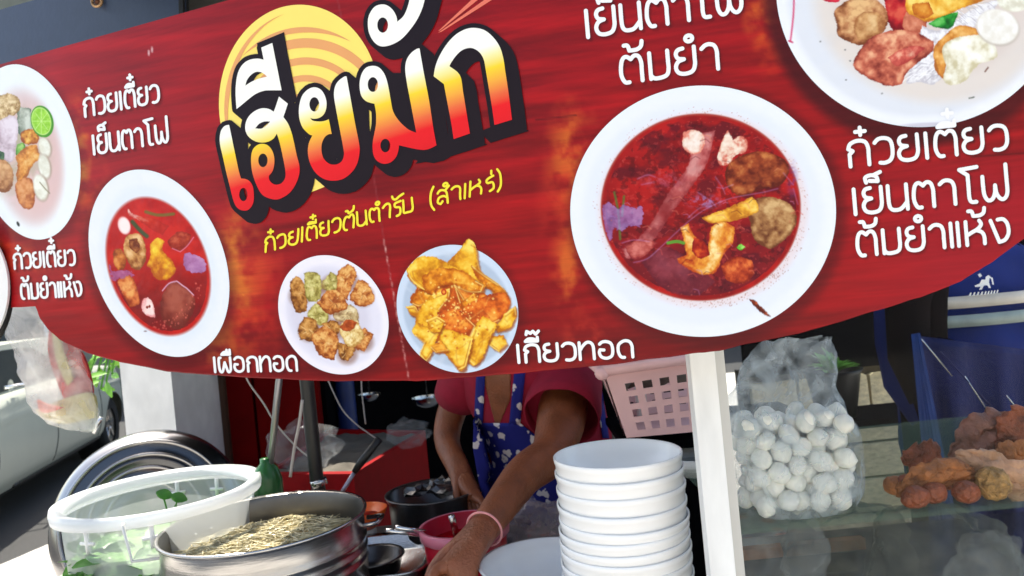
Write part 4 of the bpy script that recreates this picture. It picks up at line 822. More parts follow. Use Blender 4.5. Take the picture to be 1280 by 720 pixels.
# ---- rods and pipe
gr = thing('mop_brush', 'grey metal rod standing in a green plastic bottle', 'brush', P(338, 640, 1.75)); gr.location.z = CT
b0 = P(328, 635, 1.75); b1 = P(332, 575, 1.75)
pf_ = [(.0, 0), (.033, .0), (.035, .02), (.034, .10), (.026, .125), (.013, .14), (.013, .15), (0, .15)]
obj('bottle', lathe(pf_, 24, (P(333, 640, 1.75).x + .01, 1.75, P(333, 578, 1.75).z - .14)), mat('green_bottle', rgb(36, 92, 44), .25, vary=.15), gr)
obj('rod', tube([P(336, 600, 1.75), P(349, 474, 1.75), P(356, 400, 1.75)], .0078, 12), mat('grey_metal_rod', (.3, .3, .32), .35, .8, vary=.15), gr)
bp_ = thing('black_pipe', 'thick black pipe rising behind the steel pot', 'pipe', P(400, 640, 1.6)); bp_.location.z = CT
obj('pipe_body', tube([P(404, 640, 1.78), P(396, 600, 1.78), P(383, 474, 1.78), P(376, 400, 1.78)], .0165, 16), M['black_plastic'], bp_)
obj('joint', tube([P(400, 607, 1.78), P(397.5, 599, 1.78)], .020, 16), M['steel'], bp_)
wires = [([(303, 460), (312, 480), (330, 505), (345, 530), (372, 560), (400, 582)], 1.9, 'thin white cord hanging from the banner towards the black pipe'), ([(404, 460), (413, 482), (428, 512), (445, 530), (457, 539), (476, 552)], 2.3, 'thin pale cord drooping onto the red chest'), ([(452, 460), (452, 485), (454, 505), (457, 530)], 2.32, 'thin twisted cord hanging straight over the red chest'), ([(378, 500), (374, 530), (368, 560), (363, 596)], 1.72, 'thin clear strip hanging beside the black pipe')]
wm = mat('pale_cord', (.42, .38, .37), .5)
for pts, d, lab in wires: tag(obj('cord', tube([P(x, y, d) for x, y in cr(pts, 4)], .0022 if d != 1.72 else .004, 6), wm), lab, 'cord')

# ---- ladle with black handle
ld = thing('ladle', 'steel ladle with a black handle leaning in the pot', 'ladle', P(430, 606, 1.42))
obj('handle', tube([P(443, 590, 1.78), P(452, 577, 1.78), P(474, 549, 1.78)], [.0072, .01, .0092], 12), M['black_plastic'], ld)
obj('shank', tube([P(416, 634, 1.78), P(443, 590, 1.78)], .005, 10), mat('violet_grey_metal', (.35, .33, .42), .35, .7), ld)
obj('scoop', lathe([(.002, -.03), (.02, -.026), (.034, -.012), (.038, 0), (.036, 0), (.03, -.012), (.002, -.027)], 20, P(412, 646, 1.8)), M['steel'], ld)

# ---- steel pot with bean sprouts
pc = PH(331, 650, 1.083)
PZ = 1.083; pc = Vector((pc.x, pc.y, 0)); PR = .5 * 250 / F * pc.y * .985
pot = thing('steel_pot', 'large stainless steel pot filled with bean sprouts in broth', 'pot', (pc.x, pc.y, CT - .08))
prof = [(.001, .0), (PR * .95, .0), (PR * .975, .012), (PR * .98, .06)]
h = PZ - CT + .08
for k in range(3): zz = h - .095 + k * .021; prof += [(PR * .985, zz - .007), (PR * .998, zz - .002), (PR * .998, zz + .002), (PR * .985, zz + .007)]
prof += [(PR * .985, h - .008), (PR * .99, h - .006), (PR * 1.015, h - .004), (PR * 1.02, h), (PR * 1.01, h + .003), (PR * .985, h)]
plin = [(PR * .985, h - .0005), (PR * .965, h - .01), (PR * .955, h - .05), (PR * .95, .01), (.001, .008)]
bsteel = mat('brushed_pot_steel', (.58, .56, .54), .25, 1, vary=.2, scale=7, bump=.06, bscale=30, stretch=(1, 1, 10))
obj('pot_wall', lathe(prof, 96, (pc.x, pc.y, CT - .08)), bsteel, pot)
obj('shaded_pot_inside', lathe(plin, 96, (pc.x, pc.y, CT - .08)), mat('shaded_inner_steel', (.17, .165, .16), .34, .9, vary=.25, scale=9), pot)  # inner wall in a darker steel that stands in for shade inside
for ang in (R(158), R(200), R(146)):
    d = Vector((math.cos(ang), math.sin(ang), 0)); 
    for dz in (-.035, -.05)[:1 if ang == R(146) else 2]: obj('rivet', blob(Vector((pc.x, pc.y, PZ + dz)) + d * PR * .942, .004, .004, .004, 0, 1, 0, 2), M['chrome'], pot)
for sgn in (1,):
    c = Vector((pc.x + .98 * PR * math.cos(R(12)), pc.y + PR * math.sin(R(12)), PZ - .035)); obj('handle', tube([c + Vector((0, -.03, 0)), c + Vector((.03, -.028, .004)), c + Vector((.034, .02, .004)), c + Vector((0, .03, 0))], .005, 8), M['steel'], pot)
obj('broth', lathe([(.001, 0), (PR * .93, 0)], 64, (pc.x, pc.y, PZ - .056)), M['broth'], pot)
V, Fc = [], []; parts = []
for k in range(1300):
    a = random.uniform(0, 6.283); r = PR * .86 * math.sqrt(random.random()); c = Vector((pc.x + r * math.cos(a), pc.y + r * math.sin(a), PZ - .055 + .012 * max(0, 1 - r / PR) + random.uniform(-.003, .01)))
    th = random.gauss(0.3, .7); L = random.uniform(.012, .028); d = Vector((math.cos(th), math.sin(th), random.uniform(-.25, .25))); s_ = Vector((-d.y, d.x, 0)) * random.uniform(-.008, .008)
    parts.append(tube([c - d * L, c + s_ + Vector((0, 0, .002)), c + d * L], [.0006, .0016, .0012], 4, False))
o = obj('bean_sprouts', merge(*parts), M['sprout'], pot); o['kind'] = 'stuff'

# ---- big metal lid leaning behind the container
lc = P(183, 650, 2.02); LR = 116 / F * 2.02
lid = thing('pot_lid', 'large shiny metal lid with pressed rings leaning on its edge', 'lid', lc)
lp = [(.001, .0), (LR * .28, .0), (LR * .29, .004), (LR * .305, .0), (LR * .46, .001), (LR * .47, .006), (LR * .49, .001), (LR * .63, .002), (LR * .64, .008), (LR * .66, .002), (LR * .8, .0), (LR * .86, -.005)]
lrim = [(LR * .86, -.005), (LR * .92, -.014), (LR * .975, -.035), (LR, -.05), (LR * .99, -.052), (LR * .96, -.036), (LR * .84, -.008)]
Ml = Matrix.Rotation(R(16), 4, 'Z') @ Matrix.Rotation(R(72), 4, 'X')
lidm = mat('polished_lid', (.13, .13, .135), .2, 1, vary=.25, scale=3, bump=.04, bscale=20)
obj('lid_disc', xf(lathe(lp, 96), Ml), lidm, lid, local=True)
obj('lid_rim', xf(lathe(lrim, 96), Ml), mat('bright_lid_rim', (.36, .35, .35), .22, 1, vary=.1), lid, local=True)
for rr_, hh_ in ((.84, .001), (.70, .002), (.56, .003), (.40, .003)): obj('lid_ring', xf(lathe([(LR * rr_ - .006, hh_ - .001), (LR * rr_ - .002, hh_ + .005), (LR * rr_ + .002, hh_ + .005), (LR * rr_ + .006, hh_ - .001)], 96), Ml), bpy.data.materials['bright_lid_rim'], lid, local=True)
obj('lid_knob', xf(lathe([(.001, .03), (.014, .03), (.018, .024), (.012, .012), (.01, 0)], 20), Ml), M['black_plastic'], lid, local=True)

# ---- translucent container with greens
cc_ = PH(200, 611, 1.13); CR = .5 * 238 / F * cc_.y; ch_ = .28
con = thing('plastic_container', 'round translucent plastic container with wire handle holding green leaves', 'container', (cc_.x, cc_.y, 1.13 - ch_))
milky = film('milky_polypropylene', (.78, .82, .84), .55, .3, 6, .85, 1.0)
milky_rim = film('milky_rim', (.9, .92, .96), .82, .3, 6, .9, 1.0)
obj('tub_wall', lathe([(.001, .0), (CR * .82, .0), (CR * .85, .01), (CR * .91, ch_ - .03), (CR * .915, ch_ - .012)], 72), milky, con, local=True)
obj('rim', lathe([(CR * .905, ch_ - .03), (CR * 1.0, ch_ - .026), (CR * 1.01, ch_ - .012), (CR * 1.0, ch_), (CR * .9, ch_ - .004), (CR * .88, ch_ - .02)], 72), milky_rim, con, local=True)
for ang in (R(75), R(105), R(250), R(290), R(20)):
    d = Vector((math.cos(ang), math.sin(ang), 0)); s_ = Vector((-d.y, d.x, 0)); c = d * CR * .9
    obj('clip', merge(tube([c + Vector((0, 0, ch_ - .03)), c * .985 + Vector((0, 0, ch_ - .075))], .005, 8), tube([c * .99 + s_ * -.018 + Vector((0, 0, ch_ - .055)), c * .99 + s_ * .018 + Vector((0, 0, ch_ - .055))], .004, 8)), mat('white_clip', (.85, .86, .86), .4) if ang == R(75) else bpy.data.materials['white_clip'], con, local=True)
wz = cc_.y - CR - .012; hp = [P(154, 655, wz + .01), P(153, 657, wz - .01), P(165, 702, wz), P(232, 694, wz + .02)]
obj('wire_handle', tube(hp, .0032, 8), mat('white_wire', (.82, .82, .78), .4), con)
lv = []
def leafg(c, L, W_, d, n_, curl=.2):
    d = Vector(d).normalized(); n_ = (Vector(n_) - d * Vector(n_).dot(d)).normalized(); s_ = d.cross(n_); V = []; Fc = []
    for i in range(6):
        t_ = i / 5; wv = W_ * math.sin(math.pi * min(.98, t_ * .92 + .04)) ** .8
        for sg_ in (-1, 0, 1): V.append(Vector(c) + d * L * t_ + s_ * wv * sg_ + n_ * (curl * L * (t_ * (1 - t_)) + (.25 * wv if sg_ else 0)))
    for i in range(5):
        for j in (0, 1): k = i * 3 + j; Fc.append((k, k + 1, k + 4, k + 3))
    return V, Fc
for k in range(700):
    a = random.uniform(0, 6.28); r = CR * .88 * random.random() ** .15; z_ = random.uniform(.03, .17) + (.03 if k % 14 == 0 else 0) + .015 * math.sin(a * 2)
    dd = Vector((random.gauss(0, 1), random.gauss(0, 1), random.gauss(0, .6)))
    lv.append(leafg((r * math.cos(a) * .9, r * math.sin(a) * .9, z_), random.uniform(.035, .07), random.uniform(.011, .02), dd, (random.gauss(0, .5), random.gauss(0, .5), 1)))
o = obj('morning_glory_leaves', merge(*lv), M['leaf'], con, local=True); o['kind'] = 'stuff'
V, Fc = lathe([(.001, .012), (CR * .8, .014), (CR * .865, .08), (CR * .875, .15), (CR * .8, .172), (.001, .175)], 64)
V = [v + Vector((mnoise.noise(v * 30), mnoise.noise(v * 30 + Vector((5, 5, 5))), mnoise.noise(v * 22 + Vector((9, 1, 1))) * 2)) * .007 for v in V]
obj('packed_leaves', (V, Fc), mat('packed_green_leaves', rgb(84, 140, 44), .6, vary=.6, scale=24, bump=.8, bscale=40), con, local=True, kind='stuff')
for px, py, dx in [(222, 624, -.03), (204, 620, .015)]:
    c = P(px, py, cc_.y + .02) ; b_ = Vector((c.x + dx, c.y, 1.13 - ch_ + .12))
    obj('leaf', leafg(c + Vector((-.015, 0, .01)), .038, .012, (.8, .1, -.35), (0, -1, .6)), M['leaf'], con); obj('stem', tube([b_, (b_ + c) / 2 + Vector((dx * .3, 0, 0)), c], .002, 6), M['leaf'], con)

# ---- stand for the container and lid (keeps them off the ground)
stn = thing('side_stand', 'low dark stand carrying the plastic container and the lid', 'stand', (-.85, 1.6, 0))
hst = 1.13 - ch_ - .002
obj('stand_top', box(cc_.x - .2, cc_.x + .16, cc_.y - .19, cc_.y + .62, hst - .025, hst), M['dark_steel'], stn, smooth=False)
for sx in (-.17, .13):
    for sy in (-.16, .58): obj('leg', box(cc_.x + sx - .012, cc_.x + sx + .012, cc_.y + sy - .012, cc_.y + sy + .012, 0, hst - .026), M['dark_steel'], stn, smooth=False)

# ---- orange dish, sink tray, buckets
oc = PH(452, 637, 1.0)
od = thing('orange_dish', 'small orange dish with red chilli beside the steel pot', 'dish', (oc.x, oc.y, .955)); orr = .062
obj('dish_shell', lathe([(.001, 0), (orr * .5, 0), (orr * .8, .018), (orr, .045), (orr * .97, .046), (orr * .76, .02), (.001, .006)], 36), M['orange'], od, local=True)
obj('chilli_paste', blob((0, 0, .02), orr * .72, orr * .72, .016, .3, 4, 3, 3), mat('red_chilli', rgb(150, 20, 16), .3, vary=.5, scale=60, bump=.6), od, local=True)
obj('foot', lathe([(.03, -.055), (.032, 0.001)], 20), M['white_plastic'], od, local=True)
sc_ = PH(492, 700, .93)
st = thing('steel_sink', 'steel tray with a round basin to the right of the pot', 'sink', (sc_.x - .02, sc_.y, CT + .003))
SW = .085
def rrect(hx, hy, r, z, n=6):
    out = []
    for cx, cy, a0 in ((hx - r, hy - r, 0), (-hx + r, hy - r, 90), (-hx + r, -hy + r, 180), (hx - r, -hy + r, 270)):
        for k in range(n + 1): a = R(a0 + 90 * k / n); out.append(Vector((cx + r * math.cos(a), cy + r * math.sin(a), z)))
    return out
def loft(rings, close=True):
    n = len(rings[0]); V = [v for r in rings for v in r]; Fc = [(i * n + k, i * n + (k + 1) % n, (i + 1) * n + (k + 1) % n, (i + 1) * n + k) for i in range(len(rings) - 1) for k in range(n)]
    if close: Fc.append(tuple(range((len(rings) - 1) * n, len(rings) * n)))
    return V, Fc
obj('tray', loft([rrect(.1, .13, .05, 0), rrect(.1, .13, .05, .035), rrect(.108, .138, .055, .042), rrect(.108, .138, .055, .046), rrect(.094, .124, .046, .042), rrect(.09, .12, .045, .01)]), M['steel'], st, local=True)
obj('round_pan', lathe([(.001, .0125), (.052, .0125), (.06, .02), (.067, .05), (.072, .052), (.07, .055), (.062, .052), (.056, .024), (.001, .018)], 40, (-.02, -.035, 0)), M['dark_steel'], st, local=True)
for k in range(2): tag(obj('tongs', tube([P(482 + k * 12, 663 - k * 4, 1.5), P(524 + k * 8, 668 - k * 3, 1.52)], .005, 10), M['chrome']), ['short bright steel bar lying across the sink edge, the nearer of two', 'short steel bar lying across the sink edge, the farther of two'][k], 'utensil')
wk = PH(540, 612, 1.02)
wok = thing('dark_pot', 'dark steel basin behind the red bucket', 'basin', (wk.x, wk.y, CT + .001)); wr = .5 * 118 / F * wk.y
obj('basin_wall', lathe([(.001, 0), (wr * .8, 0), (wr * .9, .03), (wr * .93, .1), (wr * 1.0, .115), (wr, .118), (wr * .9, .116), (wr * .86, .03), (.001, .01)], 48), M['dark_steel'], wok, local=True)
obj('basin_ring', torus((wr * .2, -wr * .95, .05), .014, .003, (0, 1, .1)), M['black_plastic'], wok, local=True)
for k in range(7):
    a = random.uniform(0, 6.28); obj('silver_scrap', blob((math.cos(a) * wr * .4, math.sin(a) * wr * .4, .1 + random.uniform(0, .03)), .03, .025, .014, .8, 2.5, k, 2), M['dark_steel'], wok, local=True, smooth=False)
bc = PH(580, 655, 1.02)
bu = thing('red_bucket', 'translucent red bucket with pale rim under the vendor\'s wrist', 'bucket', (bc.x, bc.y, CT + .001)); br = .5 * 112 / F * bc.y; bh = .119
obj('bucket_wall', lathe([(.001, 0), (br * .84, 0), (br * .96, bh), (br * .93, bh), (br * .8, .008), (.001, .006)], 48), mat('red_bucket_plastic', rgb(190, 16, 44), .3, vary=.15, sss=.3), bu, local=True)
obj('rim', lathe([(br * .95, bh - .024), (br * 1.0, bh - .02), (br * 1.02, bh), (br * .94, bh + .002), (br * .93, bh - .006)], 48), mat('rose_rim_plastic', rgb(214, 120, 140), .3), bu, local=True)
obj('red_sauce', lathe([(.001, bh - .035), (br * .9, bh - .035)], 40), mat('red_sauce', rgb(170, 10, 24), .15, vary=.2), bu, local=True)
obj('spoon_handle', tube([(-.02, .02, bh - .03), (-.024, .0, bh + .02)], .007, 8), M['steel'], bu, local=True)

# ---- bowl stack and the wide white bowl
bcx = PH(771.5, 566, 1.222); BRr = .5 * 160 / F * bcx.y
STEP = [0, 17, 19, 18.5, 18, 12, 12, 12.5, 15, 18, 18, 17, 17, 17]
def bowl_mesh(r, hh):
    return lathe([(.001, .006), (r * .5, .006), (r * .5, 0), (r * .56, 0), (r * .58, .008), (r * .85, .016), (r * .94, .026), (r * .965, .038), (r * .98, hh - .010), (r * .99, hh - .009), (r * 1.0, hh - .004), (r, hh), (r * .985, hh + .001), (r * .965, hh - .003), (r * .955, hh - .012), (r * .88, .044), (r * .76, .026), (r * .55, .012), (.001, .011)], 72)
bowlw = mat('glossy_white_bowl', (.93, .93, .92), .2, vary=.015)
bproto = obj('rice_bowl', bowl_mesh(BRr, .07), bowlw, None, local=True)
ztop = 1.222; acc = 0
words = ['top', 'second', 'third', 'fourth', 'fifth', 'sixth', 'seventh', 'eighth', 'ninth', 'tenth', 'eleventh', 'twelfth', 'thirteenth', 'fourteenth']
for k in range(14):
    acc += STEP[k] * bcx.y / F * 1.04
    o = bproto if k == 0 else bproto.copy()
    if k: COL.objects.link(o)
    o.location = (bcx.x + random.uniform(-.0012, .0012) - .0003 * k, bcx.y + random.uniform(-.001, .001), ztop - .07 - acc); o.rotation_euler = (random.gauss(0, .011), random.gauss(0, .011), random.uniform(0, 6)); 
    s_ = 1 + (.0025 * k) ; o.scale = (s_, s_, 1)
    tag(o, ('topmost, open white bowl of the tall stack' if k == 0 else '%s white bowl from the top of the tall stack' % words[k]), 'bowl', 'white bowls in the tall stack')
basez = ztop - .07 - acc
tag(obj('stack_board', box(bcx.x - .09, bcx.x + .09, bcx.y - .09, bcx.y + .09, CT + .001, max(CT + .01, basez - .001), .003), M['white_plastic'], smooth=False), 'small white board under the tall stack of bowls', 'board')
wbc = PH(672, 702, 1.03)
wb = obj('mixing_bowl', lathe([(.001, .0), (.05, 0), (.085, .03), (.108, .08), (.112, .1), (.115, .102), (.108, .102), (.102, .08), (.08, .035), (.001, .008)], 72, (wbc.x + .01, wbc.y + .03, CT + .02)), M['white_plastic'])
tag(wb, 'wide white mixing bowl between the wrist and the bowl stack', 'bowl')
# patterned oilcloth and clear bag on the counter behind
oil = bpy.data.materials.new('flowered_oilcloth'); oil.use_nodes = True; t = oil.node_tree; b_ = t.nodes['Principled BSDF']; vo = t.nodes.new('ShaderNodeTexVoronoi'); vo.inputs['Scale'].default_value = 22
tc = t.nodes.new('ShaderNodeTexCoord'); t.links.new(tc.outputs['Object'], vo.inputs[0]); rp = t.nodes.new('ShaderNodeValToRGB'); t.links.new(vo.outputs['Distance'], rp.inputs[0]); t.links.new(rp.outputs[0], b_.inputs[0])
rp.color_ramp.elements[0].color = (*rgb(190, 90, 50), 1); rp.color_ramp.elements[0].position = .25; rp.color_ramp.elements[1].color = (*rgb(150, 140, 130), 1); rp.color_ramp.elements[1].position = .45
tag(obj('oilcloth', box(-.02, .58, 1.45, 1.9, CT + .001, CT + .004), oil, smooth=False), 'flowered orange and grey oilcloth on the counter behind the bowls', 'cloth')
V, Fc = blob((0, 0, 0), .075, .06, .05, .5, 2.5, 9, 4); tag(obj('plastic_bag', ([v + PH(668, 655, CT + .055) for v in V], Fc), film('clear_bag_film', (.75, .65, .66), .4, .15, 20)), 'clear plastic bag of pale chips beside the red bucket', 'bag')

# ---- pink basket
bk = thing('pink_basket', 'pale pink plastic basket with rows of square holes', 'basket', P(820, 548, 1.5))
def quadgrid(c00, c10, c01, c11, nu, nv, th, m, name, par, u0=.16, u1=.96, v0=.2, v1=.86, frac=.6):
    """a wall with nu x nv square openings: solid bars only"""
    V = []; Fc = []
    def pt_(u, v): return (c00 * (1 - u) + c10 * u) * (1 - v) + (c01 * (1 - u) + c11 * u) * v
    nrm = (c10 - c00).cross(c01 - c00).normalized()
    us = [0]; du = (u1 - u0) / nu; dv_ = (v1 - v0) / nv; cells = []
    ub = [0] + sum([[u0 + i * du + du * (1 - frac) / 2, u0 + i * du + du * (1 + frac) / 2] for i in range(nu)], []) + [1]
    vb = [0] + sum([[v0 + i * dv_ + dv_ * (1 - frac) / 2, v0 + i * dv_ + dv_ * (1 + frac) / 2] for i in range(nv)], []) + [1]
    gx = {}
    for i in range(len(ub)):
        for j in range(len(vb)): gx[i, j] = len(V); V.append(pt_(ub[i], vb[j])); V.append(pt_(ub[i], vb[j]) + nrm * th)
    for i in range(len(ub) - 1):
        for j in range(len(vb) - 1):
            a, b, c, d = gx[i, j], gx[i + 1, j], gx[i + 1, j + 1], gx[i, j + 1]
            if i % 2 == 1 and j % 2 == 1:
                for p_, q_ in ((a, b), (b, c), (c, d), (d, a)): Fc.append((p_, p_ + 1, q_ + 1, q_))
            else: Fc.append((a, b, c, d)); Fc.append((d + 1, c + 1, b + 1, a + 1))
    return obj(name, (V, Fc), m, par, smooth=False)
FB = [P(783, 547, 1.42), P(884, 538, 1.42), P(756, 468, 1.42), P(884, 446, 1.42)]        # front wall bl, br, tl, tr
off = Vector((.02, .22, 0)); offt = Vector((.01, .27, 0))
quadgrid(FB[0], FB[1], FB[2], FB[3], 5, 4, .003, M['pink'], 'front_wall', bk, .12, 1.0, .06, .86, .56)
quadgrid(FB[0] + off, FB[0] + Vector((0, .004, 0)), FB[2] + offt, FB[2] + Vector((0, .004, 0)), 5, 4, .003, M['pink'], 'side_wall', bk, .06, .94, .06, .86, .56)
quadgrid(FB[0] + off, FB[1] + off, FB[2] + offt, FB[3] + offt, 5, 4, .003, M['pink'], 'back_wall', bk, .12, 1.0, .06, .86, .56)
obj('basket_floor', ([FB[0], FB[1], FB[1] + off, FB[0] + off], [(0, 1, 2, 3)]), M['pink'], bk, smooth=False)
rm = [P(752, 464, 1.405), P(890, 444, 1.405)]; rb = Vector((0, .012, -.014)); R4 = [rm[0], rm[1], rm[1] + Vector((0, .3, 0)), rm[0] + Vector((-.005, .3, 0))]
obj('rim', merge(*[tube([R4[i], R4[(i + 1) % 4]], .0105, 10) for i in (0, 2, 3)]), M['pink'], bk)
obj('rim_corner', blob(R4[0] + Vector((0, 0, -.004)), .014, .014, .014, .1, 1, 1, 2), M['pink'], bk)
for k in range(8): obj('wrapped_item', blob(FB[2] + Vector((.04 + .022 * k, .12, -.03 + .01 * (k % 3))), .03, .05, .03, .5, 2, k, 2), mat('pale_wrapping_%s' % 'abcdefgh'[k], (.5, .42, .4), .5) if False else M['cream'], bk)
bs_ = thing('basket_shelf', 'dark shelf carrying the pink basket behind the bowls', 'shelf', (.3, 1.6, 0))
fz = P(783, 547, 1.42).z; obj('shelf_board', box(.19, .6, 1.44, 1.75, fz - .035, fz - .02), M['dark'], bs_, smooth=False)
for sx in (.2, .58): obj('upright', box(sx, sx + .015, 1.72, 1.735, CT + .005, fz - .036), M['dark_steel'], bs_, smooth=False)
sb = P(869, 574, 1.45); tag(obj('small_bowl', lathe([(.001, 0), (.03, 0), (.05, .02), (.058, .04), (.055, .04), (.045, .02), (.001, .005)], 32, sb - Vector((0, 0, .03))), M['white_plastic']), 'small pale bowl in the dark just left of the white post', 'bowl')
tag(obj('small_stand', box(sb.x - .03, sb.x + .03, 1.42, 1.48, CT + .006, sb.z - .032), M['dark'], smooth=False), 'dark stand under the small pale bowl left of the post', 'stand')

# ================================================================== glass display cabinet on the right
cab = thing('display_cabinet', 'glass display cabinet with a white aluminium corner post', 'cabinet', P(890, 720, 1.1)); cab.location.z = 0
def post(px0, px1, y, d, d2, nm='post'):
    a, b = P(px0, y, d), P(px1, y, d); return obj(nm, box(a.x, b.x, d, d2, .5, 2.25, .003), M['alu'], cab, smooth=False)
ax0 = P(873, 560, 1.03).x; ax1 = P(905, 560, 1.03).x
obj('corner_post', box(ax0, ax1, 1.03, 1.058, .5, 2.25, .002), M['alu'], cab, smooth=False)
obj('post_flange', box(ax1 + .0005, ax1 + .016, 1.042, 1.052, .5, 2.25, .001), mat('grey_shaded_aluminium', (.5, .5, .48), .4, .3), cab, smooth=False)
GX1 = 1.4
glass = bpy.data.materials.new('cabinet_glass'); glass.use_nodes = True; t = glass.node_tree; o_ = t.nodes['Material Output']
tr = t.nodes.new('ShaderNodeBsdfTransparent'); tr.inputs[0].default_value = (.97, .98, .98, 1); gl = t.nodes.new('ShaderNodeBsdfGlossy'); gl.inputs['Roughness'].default_value = .02
fr = t.nodes.new('ShaderNodeFresnel'); fr.inputs[0].default_value = 1.13; mx = t.nodes.new('ShaderNodeMixShader'); t.links.new(fr.outputs[0], mx.inputs[0]); t.links.new(tr.outputs[0], mx.inputs[1]); t.links.new(gl.outputs[0], mx.inputs[2]); t.links.new(mx.outputs[0], o_.inputs[0])
obj('glass_pane', box(ax1 + .004, GX1, 1.0455, 1.0495, .6, 2.2), glass, cab, smooth=False)
# shelf of glass, floor of the cabinet, side frame
zs = P(1100, 637, 1.085).z
gs = mat('green_shelf_glass', rgb(70, 96, 76), .2, vary=.3, scale=8)
obj('glass_shelf', box(ax1 + .02, GX1, 1.06, 1.62, zs - .008, zs, .001), film('green_glass', rgb(110, 140, 118), .3, .1, 4, .8, 1), cab, smooth=False)
zf = P(1100, 700, 1.22).z - .09
obj('cabinet_floor', box(ax1 + .02, GX1, 1.06, 1.62, zf - .02, zf), M['steel'], cab, smooth=False)
obj('rear_post', box(ax0 + .01, ax0 + .03, 1.6, 1.63, .5, 2.25), M['alu'], cab, smooth=False)
obj('cabinet_base', box(ax0, GX1, 1.05, 1.62, .12, .5), M['dark_steel'], cab, smooth=False)

# bag of fish balls
zb = zs + .001
bc0 = P(992, 570, 1.125); bagc = Vector((bc0.x, 1.128, zb))
bag = thing('bag_of_fish_balls', 'clear knotted plastic bag full of white fish balls on the glass shelf', 'bag', bagc)
def bagpt(u, a):    # u 0..1 up the bag
    hh = P(990, 425, 1.128).z - zb; z = u * hh
    wd = np.interp(u, [0, .06, .2, .45, .6, .75, .88, 1], [.086, .098, .102, .097, .082, .078, .07, .05]); dp = np.interp(u, [0, .1, .4, .6, .8, 1], [.056, .066, .066, .04, .02, .012])
    lean = np.interp(u, [0, .4, .7, .9, 1], [0, 0, -.012, .01, .035])
    p = Vector((wd * math.cos(a) + lean, dp * math.sin(a), z)); am = .004 + .024 * max(0, u - .4)
    q = Vector((p.x * 13, a * .9, p.z * 9)); 
    cr_ = mnoise.fractal(q, 1, 2, 4); return bagc + p + Vector((math.cos(a), math.sin(a), .4)) * cr_ * am * 1.6
NU, NA = 46, 64
V = [bagpt(i / NU, 2 * math.pi * k / NA) for i in range(NU + 1) for k in range(NA)]
Fc = [(i * NA + k, i * NA + (k + 1) % NA, (i + 1) * NA + (k + 1) % NA, (i + 1) * NA + k) for i in range(NU) for k in range(NA)]
bagfilm = film('crinkled_bag_film', (.62, .7, .76), .26, .06, 20, .1, 2.0, 1.0)
obj('bag_skin', (V, Fc), bagfilm, bag, kind=None)
ballm = []
bz = lambda r: blob((0, 0, 0), r, r, r * .93, .035, 1.6, 5, 2)
for s_ in range(7):
    bmh = blob((0, 0, 0), 1, 1, .9, .16, 1.3, s_ + 2, 3); ballm.append(raw_mesh('fish_ball', bmh[0], bmh[1], M['cane']))
placed = []
tries = 0
BH = P(990, 512, 1.128).z - zb
while tries < 9000 and len(placed) < 130:
    tries += 1; r = random.uniform(.0150, .0182)
    # drop position: lowest feasible z on a coarse search, settled ball by ball
    x = random.uniform(-.088 + r, .088 - r); y = random.uniform(-.052 + r, .05 - r); z = r + .001
    for _ in range(60):
        hit = None
        for (qx, qy, qz, qr) in placed:
            dx, dy, dz = x - qx, y - qy, z - qz; dd = (r + qr) * .87
            if dx * dx + dy * dy + dz * dz < dd * dd: hit = (qx, qy, qz, qr); break
        if not hit: break
        qx, qy, qz, qr = hit; dd = (r + qr) * .871; hz = dd * dd - (x - qx) ** 2 - (y - qy) ** 2; z = qz + math.sqrt(max(0, hz)) + .0005
    if hit or z > BH - r * .4: continue
    if tries < 5000 and z > BH * (.4 + .6 * tries / 5000): continue
    placed.append((x, y, z, r))
for k, (x, y, z, r) in enumerate(placed):
    o = bpy.data.objects.new('fish_ball', ballm[k % 7]); COL.objects.link(o); o.location = bagc + Vector((x, y, z)); o.scale = (r * random.uniform(.98, 1.18), r * random.uniform(.95, 1.1), r * random.uniform(.86, 1.05)); o.rotation_euler = (random.random() * 6, random.random() * 6, random.random() * 6)
    tag(o, 'round white fish ball packed inside the clear bag on the glass shelf', 'fish ball', 'fish balls in the clear bag')

# fried things on the shelf
def onshelf(px, py, d): p = P(px, py, d); return p
for k, (px, py, rx, col, lab) in enumerate([(1146, 628, 15, 'crisp_dark', 'leftmost whole brown fried ball on the shelf'), (1137, 615, 15, 'crisp_dark', 'orange brown fried ball near the fish ball bag'), (1119, 612, 13, 'crisp', 'pale fried ball closest to the fish ball bag'),
        (1139, 627, 11, 'crisp_dark', 'fried ball peeping out behind the leftmost brown one'), (1168, 630, 15, 'crisp_dark', 'second whole brown fried ball from the left'), (1189, 617, 15, 'crisp_dark', 'brown fried ball tucked under the fried crescent'), (1209, 630, 15, 'crisp_dark', 'brown fried ball left of the big knobbly one')]):
    d = 1.08 + .012 * (k % 3) + (.04 if py < 620 else 0); r = rx / F * d; c = P(px, py, d); c.z = max(c.z, zs + r * .9)
    if py > 624: c.z = zs + r * .88
    o = tag(obj('fried_ball', blob((0, 0, 0), r * 1.08, r, r * .92, .12, 2.2, k + 20, 3), M[col], None, local=True, loc=c), lab, 'fried ball', 'fried balls on the shelf')
d = 1.085; r = 20 / F * d; c = P(1242, 621, d); c.z = zs + r * .95
tag(obj('fried_ball', blob((0, 0, 0), r, r, r * 1.02, .16, 3.2, 51, 4), mat('sesame_crust', rgb(196, 148, 86), .6, vary=.6, scale=70, bump=1, bscale=160), None, local=True, loc=c), 'big pale knobbly fried ball at the right end of the shelf', 'fried ball')
